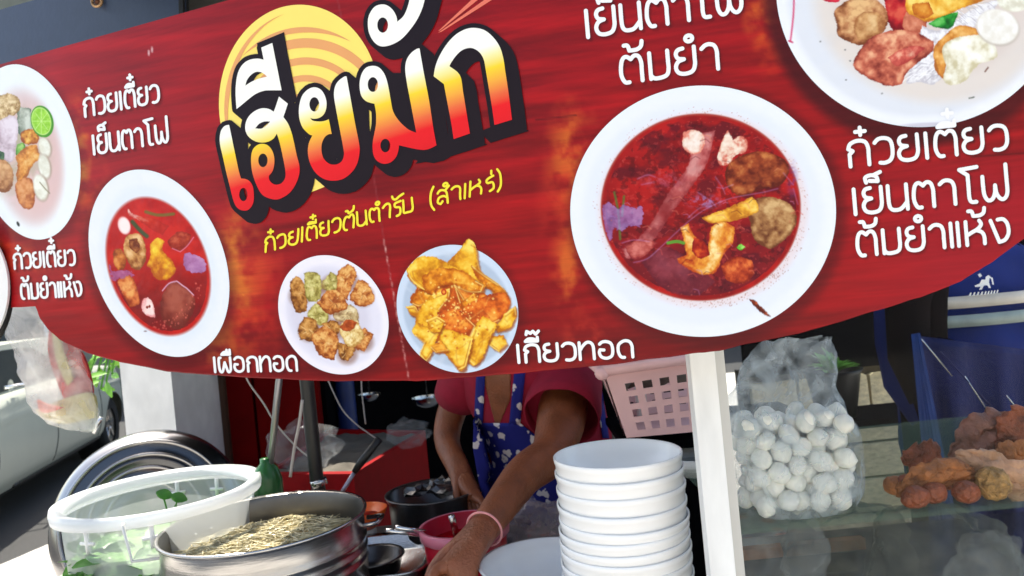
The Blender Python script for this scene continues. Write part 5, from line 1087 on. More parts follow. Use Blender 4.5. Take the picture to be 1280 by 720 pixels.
def fritter(px, py, hw, hh, d, seed, lab, m, rot=0, curl=.3, name='fried_wonton'):
    """curled wavy fried skin"""
    c = P(px, py, d); w_, h_ = hw / F * d, hh / F * d; V = []; Fc = []; n = 26; mm = 14
    for i in range(n + 1):
        for j in range(mm + 1):
            u, v = i / n * 2 - 1, j / mm * 2 - 1; ew = math.sqrt(max(.02, 1 - u * u * .92)) * (1 + .3 * mnoise.noise(Vector((u * 5, seed + .5, 0))))
            x = u * w_; z = v * h_ * ew + curl * h_ * (1 - u * u) * .6; y = -.5 * w_ * .4 * math.cos(v * 1.4) * ew + w_ * .17 * mnoise.fractal(Vector((u * 2.4, v * 2.4, seed)), 1, 2, 4)
            z += h_ * .25 * mnoise.noise(Vector((u * 5, v * 3, seed + 9)))
            V.append(Vector((x * math.cos(rot) - z * math.sin(rot), y, x * math.sin(rot) + z * math.cos(rot))))
    for i in range(n):
        for j in range(mm): k = i * (mm + 1) + j; Fc.append((k, k + 1, k + mm + 2, k + mm + 1))
    o = obj(name, (V, Fc), m, None, local=True, loc=c); so = o.modifiers.new('th', 'SOLIDIFY'); so.thickness = .004
    return tag(o, lab, 'fried snack')
fritter(1168, 602, 50, 17, 1.11, 3, 'brown crescent of fried wonton resting on the fried balls', M['crisp'], R(8), .9)
fritter(1150, 578, 24, 22, 1.22, 5, 'dark folded fried wonton behind the crescent', M['crisp_dark'], R(-30), .5)
fritter(1248, 588, 58, 25, 1.13, 8, 'long pinkish fried tofu skin lying right of the crescent', M['crisp_light'], R(-22), -.3)
fritter(1228, 552, 46, 30, 1.22, 11, 'crumpled violet brown tofu skin on top of the pile', mat('violet_brown_skin', rgb(150, 96, 78), .4, vary=.5, scale=30, bump=.9), R(25), .2)
fritter(1276, 546, 36, 32, 1.2, 13, 'red brown fried skin at the right end of the pile', M['crisp_dark'], R(50), .2)
fritter(1262, 572, 34, 16, 1.17, 17, 'orange fried skin wedged in the middle of the pile', M['crisp'], R(10), .3)
fritter(1275, 605, 26, 16, 1.15, 19, 'golden fried skin under the pink tofu skin', M['crisp'], R(-10), .3)
# bags on the cabinet floor
def lump(px, py, d, rx, ry, rz, seed, m, lab, name='plastic_bag'):
    c = P(px, py, d); V, Fc = blob((0, 0, 0), rx, ry, rz, .32, 1.5, seed, 5); V = [Vector((v.x, v.y, max(v.z, -rz * .7))) for v in V]
    c.z = max(c.z, zf + rz * .7 + .002); return tag(obj(name, (V, Fc), m, None, local=True, loc=c), lab, 'bag')
gb = film('grey_bag_film', (.24, .25, .21), .5, .3, 7, .5, 1.1); gb2 = film('white_bag_film', (.5, .52, .5), .32, .3, 14, .4, 1.1)
lump(970, 700, 1.2, .075, .06, .075, 3, gb2, 'white translucent plastic bag below the fish balls')
lump(1060, 705, 1.3, .11, .08, .09, 5, gb, 'grey green plastic bag in the middle of the cabinet floor')
lump(1180, 705, 1.25, .12, .08, .09, 8, gb, 'wide dark green plastic bag on the cabinet floor at the right')
lump(1240, 715, 1.15, .06, .05, .06, 12, gb2, 'thin crumpled clear bag at the right end of the cabinet floor')
tag(obj('wood_strip', box(.34, .62, 1.4, 1.42, P(1000, 685, 1.4).z - .014, P(1000, 685, 1.4).z + .006), mat('orange_wood', rgb(186, 120, 70), .6, vary=.3), smooth=False), 'pale orange strip lying behind the bags in the cabinet', 'strip')
tag(obj('strip_block', box(.36, .6, 1.4, 1.42, zf + .001, P(1000, 685, 1.4).z - .015), M['dark'], smooth=False), 'dark block under the pale orange strip in the cabinet', 'block')

# ---- stone block wall: a reflection in the glass, built solid behind the cabinet
sw = thing('reflected_stone_wall', 'wall of large pale stone blocks, a glass reflection built behind the display cabinet', 'wall', (2.2, 3.4, 0))
X0, X1, YW = 1.04, 4.6, 3.4
obj('mortar', box(X0, X1, YW + .012, YW + .2, 0, 1.0), M['mortar'], sw, smooth=False)
bmeshes = []
for s_ in range(4):
    bm = bmesh.new(); bmesh.ops.create_cube(bm, size=1); bmesh.ops.bevel(bm, geom=list(bm.edges), offset=.05, segments=1, affect='EDGES')
    for v in bm.verts: v.co += Vector((random.uniform(-.015, .015), random.uniform(-.03, .03), random.uniform(-.02, .02)))
    me = bpy.data.meshes.new('stone'); bm.to_mesh(me); bm.free(); me.materials.append(M['stone']); bmeshes.append(me)
r_ = 0; z = .0
while z < .95:
    hh = .16; x = X0 - (r_ % 2) * .17
    while x < X1:
        L = random.uniform(.3, .42); xa, xb = max(x, X0), min(x + L, X1)
        if xb - xa > .06:
            o = bpy.data.objects.new('stone', bmeshes[random.randrange(4)]); COL.objects.link(o); o.parent = sw; o.location = ((xa + xb) / 2 - 2.2, YW + .005 - 3.4, z + hh / 2); o.scale = (xb - xa - .012, .05, hh - .012)
        x += L
    z += hh; r_ += 1
# black flowerpot with a green plant, on a ledge in front of the wall
fp = P(1046, 520, 2.6)
pp_ = thing('flowerpot', 'black flowerpot with a small green plant seen through the glass', 'plant', (fp.x, 2.6, fp.z)); 
obj('pot', lathe([(.001, 0), (.065, 0), (.09, .15), (.1, .165), (.092, .165), (.085, .15), (.001, .14)], 32), M['black_plastic'], pp_, local=True)
for k in range(26):
    a = random.uniform(0, 6.28); e_ = random.uniform(.2, 1.3); d = Vector((math.cos(a) * math.cos(e_), math.sin(a) * math.cos(e_), math.sin(e_)))
    obj('leaf', leafg(Vector((0, 0, .14)), random.uniform(.07, .12), .019, d, (0, 0, 1), .4), mat('bright_leaf', rgb(120, 190, 60), .45, vary=.3) if k == 0 else bpy.data.materials['bright_leaf'], pp_, local=True)
ldg = thing('wall_ledge', 'dark ledge carrying the black flowerpot', 'ledge', (fp.x, 2.6, 0))
obj('ledge_top', box(fp.x - .25, fp.x + .3, 2.5, 2.75, fp.z - .03, fp.z - .002), M['dark'], ldg, smooth=False)
for sx in (-.22, .26): obj('leg', box(fp.x + sx - .015, fp.x + sx + .015, 2.6, 2.63, 0, fp.z - .031), M['dark'], ldg, smooth=False)
hk = P(1075, 440, 3.0)
tag(obj('awning_panel', box(1.0, 4.4, 3.3, 3.33, 1.0, 2.4), M['dark'], smooth=False), 'dark awning panel above the stone wall behind the cabinet', 'panel')
op = P(1262, 312, 2.5); tag(obj('orange_banner', box(op.x - .04, op.x + .5, 2.6, 2.63, 1.6, 1.78, .003), M['orange'], smooth=False), 'orange panel at the right edge behind the blue jacket', 'panel')

# ================================================================== people
def skin_mesh(name, nodes, edges, m, root, parent=None, sub=2, loc=(0, 0, 0)):
    me = bpy.data.meshes.new(name); me.from_pydata([n[0] for n in nodes], edges, []); me.materials.append(m)
    o = bpy.data.objects.new(name, me); COL.objects.link(o); o.location = loc
    if parent: o.parent = parent
    s_ = o.modifiers.new('skin', 'SKIN'); s_.use_smooth_shade = True
    for k, nd in enumerate(nodes): r = nd[1]; me.skin_vertices[0].data[k].radius = r if isinstance(r, tuple) else (r, r); me.skin_vertices[0].data[k].use_root = (k == root)
    su = o.modifiers.new('sub', 'SUBSURF'); su.levels = su.render_levels = sub; return o

pb = Vector((P(690, 600, 1.95).x, 1.98, 0))
vend = thing('person', 'person in crimson shirt and blue cloud apron reaching over the counter', 'person', pb)
def L3(p): return tuple(Vector(p) - pb)
neck = P(612, 420, 1.84)
Ws = P(598, 672, 1.34); Kn = P(572, 708, 1.28)
N = [(L3((pb.x + .02, 2.02, .98)), (.15, .11)), (L3(P(690, 600, 1.95)), (.14, .10)), (L3(P(664, 520, 1.92)), (.14, .1)), (L3(P(640, 458, 1.93)), (.1, .07)),
     (L3(neck), .05), (L3(P(606, 385, 1.8)), .05), (L3(P(600, 340, 1.77)), (.072, .088)), (L3(P(598, 300, 1.77)), (.06, .075)),
     (L3(P(706, 478, 1.86)), .07), (L3(P(702, 528, 1.74)), .062), (L3(P(690, 570, 1.62)), .050), (L3(P(655, 592, 1.55)), .0455), (L3(P(626, 632, 1.44)), .037), (L3(Ws), .0285), (L3(Kn), (.036, .022)),
     (L3(P(580, 480, 1.99)), .045), (L3(P(562, 520, 2.0)), .042), (L3(P(556, 552, 1.96)), .038), (L3(P(575, 588, 1.86)), .028), (L3(P(585, 612, 1.8)), (.03, .018)),
     (L3((pb.x - .07, 2.04, .75)), .085), (L3((pb.x - .09, 2.06, .48)), .06), (L3((pb.x - .09, 2.08, .1)), .045), (L3((pb.x - .09, 1.98, .04)), .035),
     (L3((pb.x + .12, 2.04, .75)), .085), (L3((pb.x + .14, 2.06, .48)), .06), (L3((pb.x + .14, 2.08, .1)), .045), (L3((pb.x + .14, 1.98, .04)), .035)]
E = [(0, 1), (1, 2), (2, 3), (3, 4), (4, 5), (5, 6), (6, 7), (3, 8), (8, 9), (9, 10), (10, 11), (11, 12), (12, 13), (13, 14), (3, 15), (15, 16), (16, 17), (17, 18), (18, 19), (0, 20), (20, 21), (21, 22), (22, 23), (0, 24), (24, 25), (25, 26), (26, 27)]
def finger(base, pts, rad):
    k = base
    for p, r in zip(pts, rad): N.append((L3(p), r)); E.append((k, len(N) - 1)); k = len(N) - 1
for i, (bx, by, tx, ty) in enumerate([(545, 712, 536, 738), (558, 722, 550, 752), (575, 728, 568, 758), (591, 728, 586, 752)]):
    finger(14, [P(bx, by, 1.26), P((bx + tx) / 2 - 2, (by + ty) / 2, 1.235), P(tx, ty, 1.24)], [.0105, .0095, .008])
finger(13, [P(556, 692, 1.315), P(540, 712, 1.3), P(534, 730, 1.285)], [.0125, .0105, .009])
for i in range(4): finger(19, [P(588 + i * 5, 628, 1.79 - i * .012), P(590 + i * 5, 642, 1.77 - i * .012)], [.0095, .008])
finger(18, [P(570, 612, 1.8), P(572, 626, 1.78)], [.011, .009])
body = skin_mesh('body', N, E, M['skin'], 0, vend)
# head details (behind the banner)
hc = P(599, 322, 1.77)
obj('hair', blob(hc + Vector((.0, .03, .045)), .095, .105, .09, .06, 2, 4, 3), mat('black_hair', (.015, .012, .01), .5, vary=.3, scale=90, bump=.5), vend)
for s_ in (-1, 1): obj('eye', blob(hc + Vector((s_ * .03, -.078, .0)), .011, .008, .008, 0, 1, 0, 2), M['white_plastic'], vend)
obj('nose', blob(hc + Vector((0, -.092, -.022)), .011, .014, .02, .02, 1, 0, 2), M['skin'], vend); obj('mouth', blob(hc + Vector((0, -.08, -.052)), .022, .007, .006, .02, 1, 0, 2), mat('lips', rgb(150, 70, 62), .5), vend)
# shirt: a lofted trunk with a V neck, and short sleeves
def ring(c, rx, ry, n=40, yaw=0, tilt=0):
    out = []
    for k in range(n):
        a = 2 * math.pi * k / n; v = Vector((rx * math.cos(a), ry * math.sin(a), tilt * math.cos(a)))
        out.append(Vector(c) + Matrix.Rotation(yaw, 3, 'Z') @ v)
    return out
YAW = R(-14)
spine = [((pb.x + .03, 2.0, .86), .2, .15), ((P(694, 620, 1.95)), .178, .135), ((P(690, 570, 1.94)), .17, .13), ((P(680, 530, 1.93)), .172, .13), ((P(668, 500, 1.92)), .176, .128), ((P(655, 470, 1.9)), .178, .12), ((P(642, 440, 1.88)), .165, .1), ((P(628, 412, 1.86)), .11, .08), (P(622, 400, 1.85), .075, .065)]
# resample
SP = []
for i in range(len(spine) - 1):
    for k in range(4):
        t_ = k / 4; a, b = spine[i], spine[i + 1]; SP.append((Vector(a[0]).lerp(Vector(b[0]), t_), a[1] * (1 - t_) + b[1] * t_, a[2] * (1 - t_) + b[2] * t_))
n = 64; rings = [ring(c, rx, ry, n, YAW) for c, rx, ry in SP]
for i, rg in enumerate(rings):
    for k, v in enumerate(rg): rg[k] = v + (v - SP[i][0]).normalized() * .007 * mnoise.fractal(v * 9, 1, 2, 3)
def to_px(p):
    x, z = p.x / p.y, (p.z - EYE) / p.y; return 640 + F * (x * CS - z * SN), 360 - F * (x * SN + z * CS)
V = [v for r in rings for v in r]; Fc = []
def inV(p):
    if p.y > SP[0][0].y - .02: return False
    x, y = to_px(p); return y < 531 and abs(x - (621 + (y - 530) * .03)) < (531 - y) * .27 + 0 and x > 600 - 2
def bibz(p):
    x, y = to_px(p); return 528 < y < 760 and 588 + (y - 528) * .12 < x < 700 and p.y < 1.95
for i in range(len(rings) - 1):
    for k in range(n):
        q = (i * n + k, i * n + (k + 1) % n, (i + 1) * n + (k + 1) % n, (i + 1) * n + k); m_ = sum((V[j] for j in q), Vector()) / 4
        Fc.append(q)
from mathutils.bvhtree import BVHTree
so = obj('shirt', (V, Fc), M['shirt'], vend); so.modifiers.new('th', 'SOLIDIFY').thickness = .004; so.modifiers['th'].offset = -1
bvh = BVHTree.FromPolygons(V, Fc)
def onshirt(x, y, lift):
    xx_, zz_ = ray(x, y); dd_ = Vector((xx_, 1, zz_)).normalized(); h_ = bvh.ray_cast(Vector((0, 0, EYE)), dd_)
    return (h_[0] - dd_ * lift) if h_[0] is not None else None
def patch(name, rows, m, nc=16, lift=.004):
    """cloth lying on the shirt; rows of (y, x left, x right)"""
    V = []; Fc = []; last = 1.8
    for y, xl, xr in rows:
        for k in range(nc + 1):
            x = xl + (xr - xl) * k / nc; p = onshirt(x, y, lift)
            if p is None: p = P(x, y, last)
            last = p.y; V.append(p)
    for i in range(len(rows) - 1):
        for k in range(nc): a = i * (nc + 1) + k; Fc.append((a, a + 1, a + nc + 2, a + nc + 1))
    o = obj(name, (V, Fc), m, vend); t_ = o.modifiers.new('th', 'SOLIDIFY'); t_.thickness = .0015; t_.offset = 1; return o
patch('chest', [(y, 619 - (530 - y) * .26 if y > 470 else 603.5, min(638, 624 + (530 - y) * .45)) for y in np.linspace(405, 531, 26)], M['skin'], 12, .002)
def sleeve(pts, rads, nm):
    g_ = tube(pts, rads, 28, False); vs = [v + Vector((mnoise.noise(v * 16), mnoise.noise(v * 16 + Vector((5, 0, 0))), mnoise.noise(v * 16 + Vector((0, 7, 0))))) * .006 for v in g_[0]]
    o = obj(nm, (vs, g_[1]), M['shirt'], vend); o.modifiers.new('th', 'SOLIDIFY').thickness = .003; return o
sleeve([P(668, 446, 1.88), P(692, 462, 1.86), P(706, 486, 1.82), P(705, 508, 1.77), P(702, 522, 1.735)], [.105, .1, .094, .09, .088], 'sleeve')
sleeve([P(608, 450, 1.92), P(590, 466, 1.94), P(577, 486, 1.96), P(572, 498, 1.975)], [.085, .078, .07, .066], 'sleeve')
# apron
ap = bpy.data.materials.new('blue_cloud_cotton'); ap.use_nodes = True; t = ap.node_tree; b_ = t.nodes['Principled BSDF']; b_.inputs['Roughness'].default_value = .85
tc = t.nodes.new('ShaderNodeTexCoord'); n1 = t.nodes.new('ShaderNodeTexVoronoi'); n1.inputs['Scale'].default_value = 25; n0 = t.nodes.new('ShaderNodeTexNoise'); n0.inputs['Scale'].default_value = 45
ad = t.nodes.new('ShaderNodeVectorMath'); ad.operation = 'MULTIPLY_ADD'; ad.inputs[1].default_value = (.03, .03, .03); t.links.new(tc.outputs['Object'], n0.inputs[0]); t.links.new(n0.outputs['Color'], ad.inputs[0]); t.links.new(tc.outputs['Object'], ad.inputs[2]); t.links.new(ad.outputs[0], n1.inputs[0])
rp = t.nodes.new('ShaderNodeValToRGB'); rp.color_ramp.elements[0].position = .25; rp.color_ramp.elements[0].color = (*rgb(214, 206, 206), 1); rp.color_ramp.elements[1].position = .3; rp.color_ramp.elements[1].color = (*rgb(12, 20, 116), 1)
t.links.new(n1.outputs['Distance'], rp.inputs[0]); t.links.new(rp.outputs[0], b_.inputs[0])
patch('apron_bib', [(y, np.interp(y, [529, 560, 600, 680], [592, 591, 598, 618]), np.interp(y, [529, 560, 600, 680], [650, 690, 715, 725])) for y in np.linspace(529, 690, 34)], ap, 30, .006)
patch('apron_strap', [(y, 592 + (532 - y) * .05, 603 + (532 - y) * .05) for y in np.linspace(415, 531, 20)], ap, 3, .006)
patch('apron_strap', [(y, 636 + (532 - y) * .1, 650 + (532 - y) * .1) for y in np.linspace(420, 531, 20)], ap, 3, .006)
patch('apron_tie', [(y, 742 + (y - 470) * .15, 750 + (y - 470) * .15) for y in np.linspace(470, 548, 12)], ap, 3, .006)
# wrist band
wd_ = (Kn - Ws).normalized(); c = Ws.lerp(P(626, 632, 1.44), .25); obj('wrist_band', torus(c, .0345, .0022, (P(626, 632, 1.44) - Ws).normalized(), 36, 8), mat('pink_cord', rgb(226, 150, 150), .5), vend)

# person in the blue jacket: a reflection in the glass, built as a figure behind it
jb = Vector((P(1225, 600, 2.1).x, 2.1, 0))
man = thing('person', 'person in blue work jacket with pale reflective stripes, a reflection built behind the cabinet glass', 'person', jb)
def J(p): return tuple(Vector(p) - jb)
jx = jb.x
N2 = [((0, 0, .9), (.15, .1)), ((0, 0, 1.15), (.15, .1)), ((0, 0, 1.4), (.17, .1)), ((0, -.01, 1.55), .055), ((0, -.02, 1.64), (.075, .09)), ((0, -.02, 1.74), (.07, .085)),
      ((-.15, 0, 1.4), .05), ((-.19, -.02, 1.15), .04), ((-.16, -.14, .98), .032), ((-.13, -.2, .95), (.032, .02)), ((.19, 0, 1.4), .05), ((.26, -.02, 1.15), .04), ((.26, -.08, .92), .03), ((.26, -.1, .84), (.03, .02)),
      ((-.09, 0, .5), .07), ((-.09, .02, .08), .045), ((-.09, -.1, .04), .035), ((.09, 0, .5), .07), ((.09, .02, .08), .045), ((.09, -.1, .04), .035)]
E2 = [(0, 1), (1, 2), (2, 3), (3, 4), (4, 5), (2, 6), (6, 7), (7, 8), (8, 9), (2, 10), (10, 11), (11, 12), (12, 13), (0, 14), (14, 15), (15, 16), (0, 17), (17, 18), (18, 19)]
for hb, sgn in ((9, -1), (13, 1)):
    b0 = Vector(N2[hb][0])
    for i in range(4): N2.append((tuple(b0 + Vector((-.02 + i * .014, -.03, -.03))), .009)); E2.append((hb, len(N2) - 1)); N2.append((tuple(b0 + Vector((-.02 + i * .014, -.03, -.055))), .008)); E2.append((len(N2) - 2, len(N2) - 1))
    N2.append((tuple(b0 + Vector((.035, -.02, -.01))), .01)); E2.append((hb, len(N2) - 1))
skin_mesh('body', N2, E2, M['skin'], 0, man)
jr = [((0, 0, .86), .2, .15), ((0, 0, 1.0), .2, .15), ((0, 0, 1.2), .21, .14), ((0, 0, 1.36), .225, .13), ((0, 0, 1.45), .2, .11), ((0, 0, 1.51), .11, .08), ((0, 0, 1.55), .085, .075)]
SP2 = []
for i in range(len(jr) - 1):
    for k in range(5): t_ = k / 5; SP2.append((Vector(jr[i][0]).lerp(Vector(jr[i + 1][0]), t_), jr[i][1] * (1 - t_) + jr[i + 1][1] * t_, jr[i][2] * (1 - t_) + jr[i + 1][2] * t_))
jrings = [ring(c, rx, ry, 56) for c, rx, ry in SP2]
for i, rg in enumerate(jrings):
    for k, v in enumerate(rg): rg[k] = v + (v - SP2[i][0]).normalized() * .012 * mnoise.fractal(v * 7 + Vector((3, 0, 0)), 1, 2, 4)
obj('jacket', loft(jrings, False), M['jacket'], man, local=True)
def jsleeve(pts, rr):
    g_ = tube(pts, rr, 20, False); obj('sleeve', ([v + Vector((mnoise.noise(v * 12), 0, mnoise.noise(v * 12 + Vector((3, 3, 3))))) * .012 for v in g_[0]], g_[1]), M['jacket'], man, local=True)
jsleeve([(-.12, 0, 1.43), (-.17, 0, 1.38), (-.19, -.01, 1.24), (-.2, -.03, 1.13), (-.17, -.09, 1.04)], [.075, .075, .066, .058, .05]); jsleeve([(.12, 0, 1.43), (.2, 0, 1.38), (.25, -.01, 1.2), (.27, -.05, 1.0)], [.075, .075, .064, .052])
refl = mat('pale_reflective_tape', (.62, .56, .48), .4, vary=.15)
def band(zc, hh, m, nm, x0=-.16, x1=.2):
    V = []; Fc = []
    for k in range(25):
        x = x0 + (x1 - x0) * k / 24; y = -.145 * math.sqrt(max(.05, 1 - (x / .235) ** 2)) - .012
        V += [(x, y, zc - hh), (x, y, zc + hh)]
    for k in range(24): Fc.append((2 * k, 2 * k + 1, 2 * k + 3, 2 * k + 2))
    obj(nm, ([Vector(v) for v in V], Fc), m, man, local=True, smooth=True).modifiers.new('th', 'SOLIDIFY').thickness = .003
zt = P(1225, 374, 2.0).z; band(zt, .016, refl, 'reflective_stripe'); band(zt - .05, .016, mat('grey_reflective_tape', (.3, .36, .33), .4, vary=.2), 'reflective_stripe')
# white horse-and-rider like emblem with a scribbled word under it
em = M['white_plastic']; ex, ey = P(1231, 352, 1.93).x - jx, -.165
def emb(polys, nm):
    V = []; Fc = []
    for pl_ in polys: k = len(V); V += [Vector((ex + x * .001, ey + (.004 if nm == 'x' else 0) + abs(x) * .0002, P(1231, 357, 1.93).z + y * .001)) for x, y in pl_]; Fc.append(tuple(range(k, k + len(pl_))))
    obj(nm, (V, Fc), em, man, local=True, smooth=False)
emb([[(-22, 2), (-10, 6), (-4, 16), (6, 15), (8, 22), (16, 26), (22, 22), (18, 16), (16, 6), (20, -8), (14, -8), (10, 0), (0, 0), (-6, -10), (-12, -10), (-8, -2), (-20, -2)], [(-8, 22), (-12, 30), (-6, 33), (-2, 26)], [(18, 22), (28, 18), (30, 0), (26, 0), (24, 14)]], 'emblem')
emb([[(-38 + k * 9, -24), (-33 + k * 9, -15), (-30 + k * 9, -16), (-33 + k * 9, -24)] for k in range(9)], 'emblem_word')
trs = [ring(c, rx, ry, 32) for c, rx, ry in [((-.09, 0, .1), .08, .09), ((-.09, 0, .5), .095, .1), ((-.07, 0, .85), .12, .13)]]; trs2 = [[v + Vector((.18 if i < 2 else .14, 0, 0)) for v in r] for i, r in enumerate(trs)]
for g_ in (trs, trs2): obj('trouser_leg', loft(g_, False), mat('dark_trousers', (.02, .022, .035), .8) if g_ is trs else bpy.data.materials['dark_trousers'], man, local=True)
obj('hair', blob((0, .035, 1.745), .088, .088, .085, .06, 2, 8, 3), bpy.data.materials['black_hair'], man, local=True)
for s_ in (-1, 1): obj('eye', blob((s_ * .03, -.098, 1.69), .012, .007, .007, 0, 1, 0, 2), M['white_plastic'], man, local=True); obj('ear', blob((s_ * .078, -.01, 1.67), .01, .018, .028, .1, 2, 1, 2), M['skin'], man, local=True)
obj('nose', blob((0, -.11, 1.665), .012, .016, .021, 0, 1, 0, 2), M['skin'], man, local=True); obj('mouth', blob((0, -.1, 1.63), .024, .008, .006, 0, 1, 0, 2), bpy.data.materials['lips'], man, local=True)

# the viewer's dark reflection in the glass, built as a figure: forearm, hip and coat
db = Vector((P(1178, 600, 1.98).x, 1.98, 0))
dkc = mat('dark_brown_coat', rgb(20, 13, 14), .9, spec=.05, vary=.3, scale=12, bump=.4, bscale=14)
drk = thing('person', 'dark reflection of the viewer, built as a person in a brown coat left of the blue jacket', 'person', db)
skin_mesh('body', [((0, .05, 1.0), (.05, .06)), ((0, .05, 1.3), (.05, .06)), ((.02, .05, 1.55), .045), ((.02, .04, 1.68), (.07, .085)), ((-.05, .0, 1.4), .03), ((-.075, -.06, 1.2), .028), ((0, -.1, 1.25), .022), ((.0, .05, .5), .05), ((0, .05, .08), .04), ((0, -.05, .04), .03)], [(0, 1), (1, 2), (2, 3), (1, 4), (4, 5), (5, 6), (0, 7), (7, 8), (8, 9)], M['skin'], 0, drk)
cr_ = [ring(c, rx, ry, 32) for c, rx, ry in [((.01, .05, .1), .05, .1), ((.0, .05, .9), .05, .1), ((0, .05, 1.1), .05, .1), ((0, .05, 1.3), .065, .1), ((.02, .05, 1.44), .08, .08), ((.02, .05, 1.52), .05, .05)]]
for i, rg in enumerate(cr_):
    for k, v in enumerate(rg): rg[k] = v + Vector((mnoise.noise(v * 6), 0, 0)) * .02
obj('coat', loft(cr_, False), dkc, drk, local=True)
g_ = tube([(-.01, 0, 1.44), (-.06, -.02, 1.36), (-.085, -.05, 1.22), (-.08, -.08, 1.14), (-.04, -.1, 1.18), (.0, -.1, 1.26)], [.05, .055, .05, .046, .036, .03], 18); obj('coat_sleeve', g_, dkc, drk, local=True)
obj('hair', blob((.02, .085, 1.72), .085, .085, .082, .05, 2, 3, 3), bpy.data.materials['black_hair'], drk, local=True)
for s_ in (-1, 1): obj('eye', blob((.02 + s_ * .028, -.035, 1.665), .011, .007, .007, 0, 1, 0, 2), M['white_plastic'], drk, local=True)
obj('nose', blob((.02, -.045, 1.645), .012, .015, .02, 0, 1, 0, 2), M['skin'], drk, local=True); obj('mouth', blob((.02, -.035, 1.61), .022, .008, .006, 0, 1, 0, 2), bpy.data.materials['lips'], drk, local=True)
# dark blue reflection in the glass, built as folded cloth behind the fried snacks
pr = thing('reflection_cloth', 'dark blue glass reflection built as cloth hanging in slanting folds behind the fried snacks', 'reflection_cloth', P(1225, 640, 1.75))
nvm = mat('deep_blue_canvas', rgb(12, 26, 84), .6, vary=.35, scale=7, bump=.3, spec=.2); lbm = mat('bright_blue_edging', rgb(20, 54, 116), .6, vary=.2, spec=.2)
def drape(tl, tr_, bl, br, d, m, nm, amp, fr_, seed):
    V = []; Fc = []; n, mm = 60, 26
    for i in range(n + 1):
        for j in range(mm + 1):
            u, v = i / n, j / mm; x = (tl[0] * (1 - u) + tr_[0] * u) * (1 - v) + (bl[0] * (1 - u) + br[0] * u) * v; y = (tl[1] * (1 - u) + tr_[1] * u) * (1 - v) + (bl[1] * (1 - u) + br[1] * u) * v
            V.append(P(x, y, d + amp * (math.sin(u * fr_ + 1.5 * v + seed) + .5 * mnoise.noise(Vector((u * 9, v * 3, seed)))) * (.35 + v)))
    for i in range(n):
        for j in range(mm): k = i * (mm + 1) + j; Fc.append((k, k + 1, k + mm + 2, k + mm + 1))
    o = obj(nm, (V, Fc), m, pr); o.modifiers.new('th', 'SOLIDIFY').thickness = .002
drape((1148, 420), (1310, 440), (1190, 700), (1340, 700), 1.75, nvm, 'cloth', .022, 17, 0)
drape((1139, 418), (1150, 416), (1166, 700), (1206, 700), 1.72, lbm, 'edging', .006, 4, 1)
for a, b, c, d in [(1152, 424, 1190, 470), (1206, 470, 1236, 516), (1258, 494, 1272, 512), (1176, 440, 1250, 520)]: obj('cord', tube([P(a, b, 1.66), P(c, d, 1.66)], .0016, 6), M['steel'] if a != 1176 else nvm, pr)

# ================================================================== left side: hanging bag, car, leaves
hb_ = thing('hanging_bag', 'clear plastic bag with red and yellow packets hanging below the banner', 'bag', P(70, 460, 1.62))
outl = [(352, -22, 62), (384, 8, 66), (400, 10, 72), (420, 12, 86), (440, 20, 98), (460, 27, 106), (480, 33, 112), (500, 37, 116), (515, 44, 120), (528, 56, 122), (536, 72, 122), (539, 84, 120)]
V = []; Fc = []; NA = 28
ys = np.linspace(352, 539, 40)
for y in ys:
    l = np.interp(y, [o[0] for o in outl], [o[1] for o in outl]); r = np.interp(y, [o[0] for o in outl], [o[2] for o in outl])
    for k in range(NA):
        a = 2 * math.pi * k / NA; p = P((l + r) / 2 + (r - l) / 2 * math.cos(a), y, 1.62); p.y += .045 * math.sin(a) * min(1, (540 - y) / 40 + .2); q = p * 26
        V.append(p + Vector((mnoise.noise(q), mnoise.fractal(q * .8, 1, 2, 3) * 1.6, mnoise.noise(q + Vector((9, 9, 9))))) * .008)
for i in range(len(ys) - 1):
    for k in range(NA): Fc.append((i * NA + k, i * NA + (k + 1) % NA, (i + 1) * NA + (k + 1) % NA, (i + 1) * NA + k))
Fc.append(tuple((len(ys) - 1) * NA + k for k in range(NA)))
obj('bag_skin', (V, Fc), film('hazy_bag_film', (.8, .81, .82), .5, .25, 12, .45, 1.25, .6), hb_)
slab_in = [([(62, 408), (84, 420), (104, 446), (114, 480), (112, 500), (84, 508), (72, 480), (60, 440)], rgb(190, 60, 60), 1.64, 'red foil packet'), ([(64, 404), (70, 400), (78, 440), (90, 470), (84, 482), (70, 450)], rgb(200, 186, 120), 1.625, 'yellow strip of the packet'), ([(44, 512), (100, 492), (118, 496), (119, 522), (80, 530), (56, 524)], rgb(196, 184, 130), 1.63, 'cream packet'), ([(46, 500), (58, 506), (78, 510), (60, 516), (50, 514)], rgb(220, 90, 60), 1.6, 'small red and yellow tip')]
for k, (pl_, c, d, lab) in enumerate(slab_in): slabq([tuple(p) for p in cr(pl_, 3, True, 80)], d, .008, mat('packet_print_' + 'wxyz'[k], c, .35, vary=.25, scale=30), 'packet', hb_, label=lab)
kn = [P(30, 352, 1.62), P(36, 300, 1.6), P(44, 200, 1.55)]; obj('handle_strap', tube(kn, .006, 8), film_clear, hb_)

